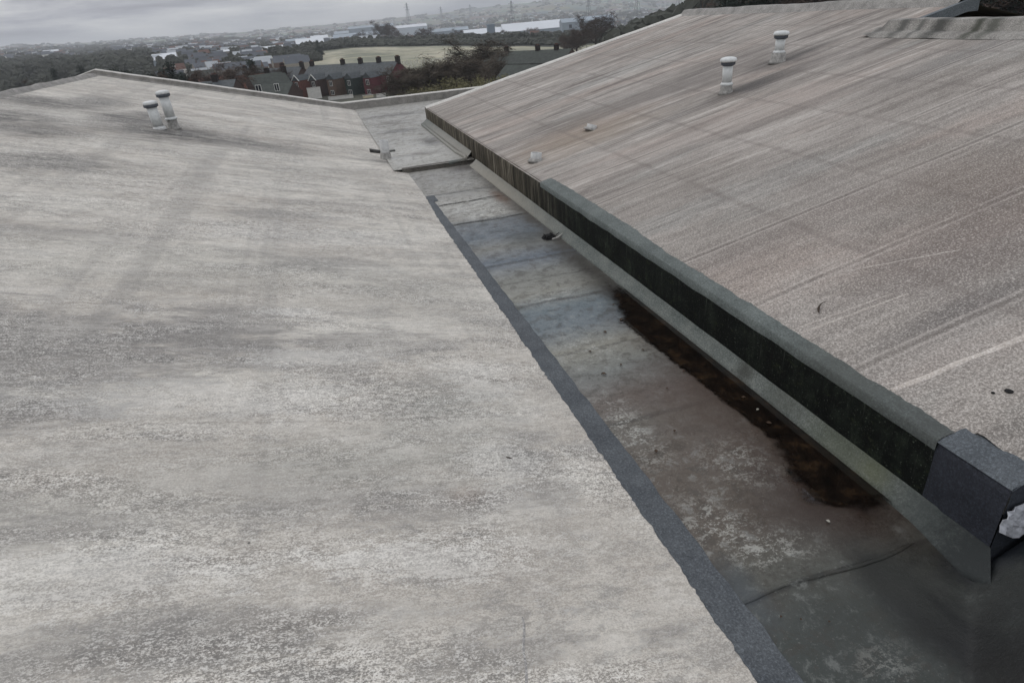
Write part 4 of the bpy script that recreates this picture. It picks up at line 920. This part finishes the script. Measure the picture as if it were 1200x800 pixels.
# ---- trees
M_BARK = plain('tree_bark', (62, 54, 46), .95, .2, 2); M_TWG = plain('bare_twigs', (74, 62, 54), .95, .25, .6); M_TW2 = plain('olive_leaves', (98, 94, 66), .9, .35, .5)
M_EV = plain('evergreen_needles', (34, 44, 36), .9, .35, .5); M_BUSHD = plain('dark_bare_brush', (74, 66, 56), .95, .3, .5)
def tree_meshes(kind, seed):
    R_ = random.Random(seed); tr = MB(); cr_m = MB(); tips = []
    tr.tube([(0, 0, -.03), (.004, 0, .15), (-.006, .005, .42), (.0, 0, .60)], [.028, .022, .015, .007], 7)
    nl = 16 if kind != 'bush' else 12
    for i in range(nl):
        z0 = R_.uniform(.14, .55) if kind != 'bush' else R_.uniform(.03, .2); a = i*2.4+R_.uniform(-.4, .4)
        ln = R_.uniform(.24, .42)*(1.15-.5*z0) if kind != 'ever' else R_.uniform(.12, .3)*(1.2-z0)
        upw = R_.uniform(.5, 1.1) if kind != 'ever' else R_.uniform(.1, .6)
        e = Vector((cos(a)*ln, sin(a)*ln, z0+ln*upw)); mid = Vector((cos(a)*ln*.5, sin(a)*ln*.5, z0+ln*upw*.35)); tr.tube([(0, 0, z0), mid, e], [.011, .007, .003], 5)
        for k in range(5):
            st_ = mid.lerp(e, k/4); dirv = Vector((R_.uniform(-1, 1), R_.uniform(-1, 1), R_.uniform(-.1, 1.1))).normalized()
            e2 = st_+dirv*R_.uniform(.07, .16); tr.tube([st_, e2], [.005, .002], 4); tips += [e2, st_.lerp(e2, .5)]
    if kind == 'ever': tips += [Vector((R_.gauss(0, .09)*(1.1-z), R_.gauss(0, .09)*(1.1-z), z)) for z in [R_.uniform(.2, 1.0) for _ in range(90)]]
    if kind == 'bush': tips += [Vector((R_.gauss(0, .28), R_.gauss(0, .22), R_.uniform(.05, .6))) for _ in range(80)]
    for t_ in tips:
        for k in range(22 if kind == 'bare' else 24):
            c_ = t_+Vector((R_.gauss(0, .038), R_.gauss(0, .038), R_.gauss(0, .034)))
            d1 = Vector((R_.uniform(-1, 1), R_.uniform(-1, 1), R_.uniform(-.4, 1))).normalized(); d2 = d1.cross(Vector((R_.random(), R_.random(), R_.random()))).normalized()
            if kind == 'bare': a_, b_2 = R_.uniform(.03, .065), .0034
            else: a_, b_2 = R_.uniform(.008, .02), R_.uniform(.005, .011)
            cr_m.add([c_-d1*a_-d2*b_2, c_+d1*a_, c_-d1*a_*.6+d2*b_2*1.6], [(0, 1, 2)])
    return tr, cr_m
PROTO = {}
def tree_proto(kind, seed, mt):
    k = (kind, seed, mt.name)
    if k not in PROTO:
        tr, cm = tree_meshes(kind, seed); o = []
        for nm, mb_, m_ in (('trunk', tr, M_BARK), ('crown', cm, mt)):
            me = bpy.data.meshes.new(nm); me.from_pydata(mb_.v, [], mb_.f); me.materials.append(m_); o.append((nm, me))
        PROTO[k] = o
    return PROTO[k]
def tree(kind, seed, mt, az, d, H_, label, group, name='bare_tree', wide=1.0, z=None):
    q = P(az, d); q.z = q.z if z is None else z
    t = thing(name, label, 'tree' if kind != 'bush' else 'shrub', q, seed*1.3+az, group); t.scale = (H_*wide, H_*wide, H_)
    for nm, me in tree_proto(kind, seed, mt): mesh_obj(nm, me, t)
    return t
TG = 'dark trees behind the left roof'
for i, (az, d, H_, kd, lb) in enumerate([
        (-14.2, 150, 12, 'ever', 'dark bushy tree at the left end of the clump above the roof apex'), (-13.4, 155, 11.5, 'ever', 'dark tree second from the left end of the clump'), (-12.6, 160, 13, 'bare', 'bare tree showing sky through it in the left clump'),
        (-11.8, 150, 10.5, 'ever', 'low dark tree in the middle of the left clump'), (-11.0, 165, 11, 'ever', 'dark tree above the taller white vent'), (-10.4, 170, 12.5, 'ever', 'rounded dark tree right of the white vents'),
        (-9.8, 160, 10, 'ever', 'dark tree at the right end of the left clump'), (-8.9, 165, 12, 'bare', 'bare brown tree beside the red roofed houses'), (-7.2, 165, 13, 'bare', 'tall bare tree behind the low grey roofs'),
        (-5.6, 180, 12, 'bare', 'bare tree left of the cream row'), (-4.6, 190, 11, 'ever', 'dark tree behind the cream row'), (-6.5, 140, 8, 'bare', 'small bare tree in front of the red roofs'), (-8.1, 140, 8, 'ever', 'small dark conifer just above the roof verge'),
        (-17.8, 330, 13, 'ever', 'bluish tree at the far left above the roof ridge'), (-16.1, 320, 13, 'ever', 'bluish rounded tree left of the roof apex'), (-19.0, 300, 11, 'bare', 'bare tree at the extreme left edge of the picture'), (-16.9, 300, 9, 'bare', 'low bare tree between the two bluish trees'),
        (-3.3, 205, 10, 'bare', 'bare tree at the corner of the small green field'), (-2.4, 215, 8, 'ever', 'round dark bush tree on the edge of the small green field')]):
    tree(kd, 1+i % 3, M_EV if kd == 'ever' else M_TWG, az, d, H_, lb, TG, 'dark_tree' if kd == 'ever' else 'bare_tree', 1.15)
tree('ever', 2, M_EV, .75, 470, 11, 'dark tree standing alone at the left corner of the pale field', 'hedgerow trees', 'dark_tree', 1.1)
for i, (az, d, H_, lb) in enumerate([(6.0, 800, 25, 'leafless broad tree behind the crest of the field'), (6.8, 820, 21, 'smaller leafless tree beside the broad one'), (9.4, 780, 19, 'bare rounded tree behind the crest beneath the far white warehouse'), (4.4, 760, 14, 'bare tree left of the broad leafless one'), (16.0, 800, 15, 'bare bush tree in front of the blue tower block'), (18.4, 800, 16, 'bare tree against the longest warehouse wall'), (12.2, 800, 14, 'bare tree at the near end of the warehouses'), (23.6, 330, 18, 'dark bare tree cluster above the right roof edge'), (22.0, 300, 13, 'thin bare tree at the right end of the field'), (21.4, 300, 10, 'thin sapling near the right end of the field')]):
    tree('bare', 1+i % 3, M_TWG, az, d, H_, lb, 'hedgerow trees', 'bare_tree', 1.3)
# thicket right of the terraces
BG = 'thicket beside the terraces'
for i, (az, d, H_, kd, lb) in enumerate([
        (7.0, 136, 7.9, 'bare', 'bare dark shrub at the left end of the thicket next to the maroon house'), (8.1, 139, 8.5, 'bare', 'bare dark tree second from the left of the thicket'), (9.2, 142, 8.9, 'bare', 'dense bare tree in the left half of the thicket'),
        (10.3, 139, 8.7, 'bare', 'dense bare tree in the middle of the thicket'), (11.4, 140, 9.2, 'bare', 'dense bare tree right of the middle of the thicket'), (12.4, 142, 8.7, 'bare', 'bare tree left of the tallest one'),
        (13.1, 159, 12.1, 'bare', 'tallest bare spreading tree rising above the thicket'), (13.9, 153, 9.4, 'bare', 'bare tree leaning right of the tallest one'), (7.6, 124, 6.4, 'bush', 'dark brush low in the left of the thicket'), (9.6, 127, 6.9, 'bush', 'dark brush low in the middle of the thicket'),
        (11.6, 127, 6.9, 'bush', 'dark brush low in the right of the thicket')]):
    tree(kd, 1+i % 3, M_BUSHD, az, d, H_, lb, BG, 'thicket_tree' if kd == 'bare' else 'brush', 1.7 if kd == 'bare' else 1.25, -13.3)
for i, (az, d, H_, lb) in enumerate([(9.0, 109, 5.4, 'olive green shrub at the left end of the leafy clump by the parapet'), (10.3, 108, 6.1, 'olive green shrub in the leafy clump, second from left'), (11.6, 109, 6.4, 'olive green shrub in the middle of the leafy clump'), (12.9, 111, 6.4, 'olive green shrub right of the middle of the leafy clump'), (14.1, 112, 6.1, 'olive green shrub at the right roof edge')]):
    tree('bush', 1+i % 3, M_TW2, az, d, H_*1.45, lb, BG, 'olive_shrub', 1.35, -12.7)
# wood behind the right hand roof
WG = 'trees behind the right roof'
tree('ever', 1, M_EV, 33.9, 120, 15.0, 'dark evergreen left of a pair standing over the right roof ridge', WG, 'evergreen_tree', 1.1, -10); tree('ever', 2, M_EV, 35.0, 125, 15.8, 'dark evergreen right of a pair standing over the right roof ridge', WG, 'evergreen_tree', 1.2, -10)
wl = ['leftmost', 'second', 'third', 'fourth', 'fifth', 'sixth', 'seventh', 'eighth', 'ninth', 'tenth', 'eleventh', 'twelfth', 'thirteenth', 'fourteenth']
for i in range(14):
    az = 36.4+i*1.35; d = 95+((i*37) % 40)
    tree('bare' if i % 3 else 'ever', 1+i % 3, M_TWG if i % 3 else M_EV, az, d, 13+((i*7) % 5), wl[i]+' tree counted from the evergreens in the wood behind the right roof', WG, 'woodland_tree', 1.5, -10)
# ---- far woodland and far houses: masses nobody could count
rw = random.Random(11); mb = MB()
def clump(q, s, hh):
    k = 6; a0 = rw.random()*6; s *= 1.25
    vs = []
    for zz, rr in ((0, .75), (.45, 1.0), (.82, .62)):
        vs += [(q.x+s*rr*cos(a0+2*pi*i/k)*rw.uniform(.7, 1.2), q.y+s*rr*sin(a0+2*pi*i/k)*rw.uniform(.7, 1.2), q.z-1.5*(zz == 0)+hh*zz*rw.uniform(.8, 1.15)) for i in range(k)]
        a0 += .5
    vs.append((q.x+s*rw.uniform(-.2, .2), q.y, q.z+hh*rw.uniform(.85, 1.05)))
    mb.add(vs, [(r*k+i, r*k+(i+1) % k, (r+1)*k+(i+1) % k, (r+1)*k+i) for r in (0, 1) for i in range(k)]+[(2*k+i, 2*k+(i+1) % k, 3*k) for i in range(k)])
for i in range(15000):
    d = 420*math.exp(rw.random()*2.62); az = rw.uniform(-24, 31)
    if -.8 < az < 27 and d < 600-10*max(0, az-8): continue
    if fbm(az*.9, math.log(d)*6, 3) < (-.22 if d < 3000 else .25): continue
    clump(P(az, d), d*.0016+2.2, rw.uniform(4, 8)+d*.0006)
# hedge lines along the field crest, the slope left, and the dark wooded rise on the right
for i in range(1100):
    t_ = i/1100; az = -4+31*t_; d = 575-9*max(0, az-8)+rw.uniform(0, 28)
    if rw.random() < .8: clump(P(az, d), 3.2, rw.uniform(2, 5.5))
for i in range(300): clump(P(-3.8+rw.random()*4.4, 445+rw.random()*20), 2.6, rw.uniform(3, 6))
for i in range(1500):
    az = rw.uniform(24.5, 58); d = rw.uniform(240, 420); q = P(az, d); clump(q, 3.6, rw.uniform(6, 10)+max(0, az-26)*1.05)
for i in range(600):
    az = rw.uniform(-20, -10); d = rw.uniform(200, 300); clump(P(az, d), 3, rw.uniform(4, 8))
M_WOOD = plain('far_woodland', (52, 54, 46), .95, .4, .01)
tag(mb.build('distant_woodland', M_WOOD), 'dark bare woods and hedges spread over the valley and hillsides', 'woodland', None, 'stuff')
vs_, fs_, mi_ = [], [], []
for i in range(3300):
    d = 680*math.exp(rw.random()*1.95); az = rw.uniform(-23, 30)
    if i > 3130: d = rw.uniform(320, 640); az = rw.uniform(-22, -1)
    if -.8 < az < 27 and d < 640: continue
    if az < -11 and d < 1100: continue
    if fbm(az*.5+9, math.log(d)*3, 5) < -.12: continue
    q = P(az, d); s = rw.uniform(2.2, 3.6)+d*.0006; hh = rw.uniform(4, 5.5)+d*.0003; a = rw.uniform(-.5, .5)-rad(az); ln = s*rw.uniform(.8, 1.9)
    ca, sa = cos(a), sin(a); T = lambda x, y, z: (q.x+x*ca-y*sa, q.y+x*sa+y*ca, q.z+z)
    o_ = len(vs_); vs_ += [T(-ln, -s*.6, -3), T(ln, -s*.6, -3), T(ln, s*.6, -3), T(-ln, s*.6, -3), T(-ln, -s*.6, hh), T(ln, -s*.6, hh), T(ln, s*.6, hh), T(-ln, s*.6, hh), T(-ln, 0, hh*1.55), T(ln, 0, hh*1.55)]
    wm = rw.choice((0, 0, 1, 2, 2)); rm = rw.choice((3, 3, 3, 3, 4, 5))
    for f, mm in (((0, 1, 5, 4), wm), ((1, 2, 6, 5), wm), ((3, 0, 4, 7), wm), ((4, 5, 9, 8), rm), ((6, 7, 8, 9), rm), ((5, 6, 9), wm), ((7, 4, 8), wm)): fs_.append(tuple(o_+v for v in f)); mi_.append(mm)
MS = [plain('far_white_wall', (206, 204, 198), .8, .1, .1), plain('far_brick_wall', (104, 86, 78), .9, .2, .1), plain('far_grey_wall', (140, 134, 126), .9, .2, .1), plain('far_slate', (92, 96, 102), .7, .2, .1), plain('far_tile', (108, 84, 76), .9, .2, .1), plain('far_pale_roof', (176, 180, 184), .6, .1, .1)]
tag(build('distant_houses', vs_, fs_, None, mats=MS, mi=mi_), 'many tiny houses scattered over the far hillsides', 'houses', None, 'stuff')

# ------------------------------------------------------------ haze: one closed box of thin air
mb = MB(); mb.box(-7800, 7800, -7800, 7800, -90, 128)
M_H = bpy.data.materials.new('haze'); M_H.use_nodes = True; t = M_H.node_tree; t.nodes.clear()
o = t.nodes.new('ShaderNodeOutputMaterial'); v = t.nodes.new('ShaderNodeVolumePrincipled'); v.inputs['Color'].default_value = (.93, .965, 1, 1); v.inputs['Density'].default_value = HAZE
v.inputs['Anisotropy'].default_value = .2
t.links.new(v.outputs[0], o.inputs['Volume'])
tag(mb.build('haze', M_H), 'thin grey blue haze filling the valley air', 'haze', None, 'stuff')
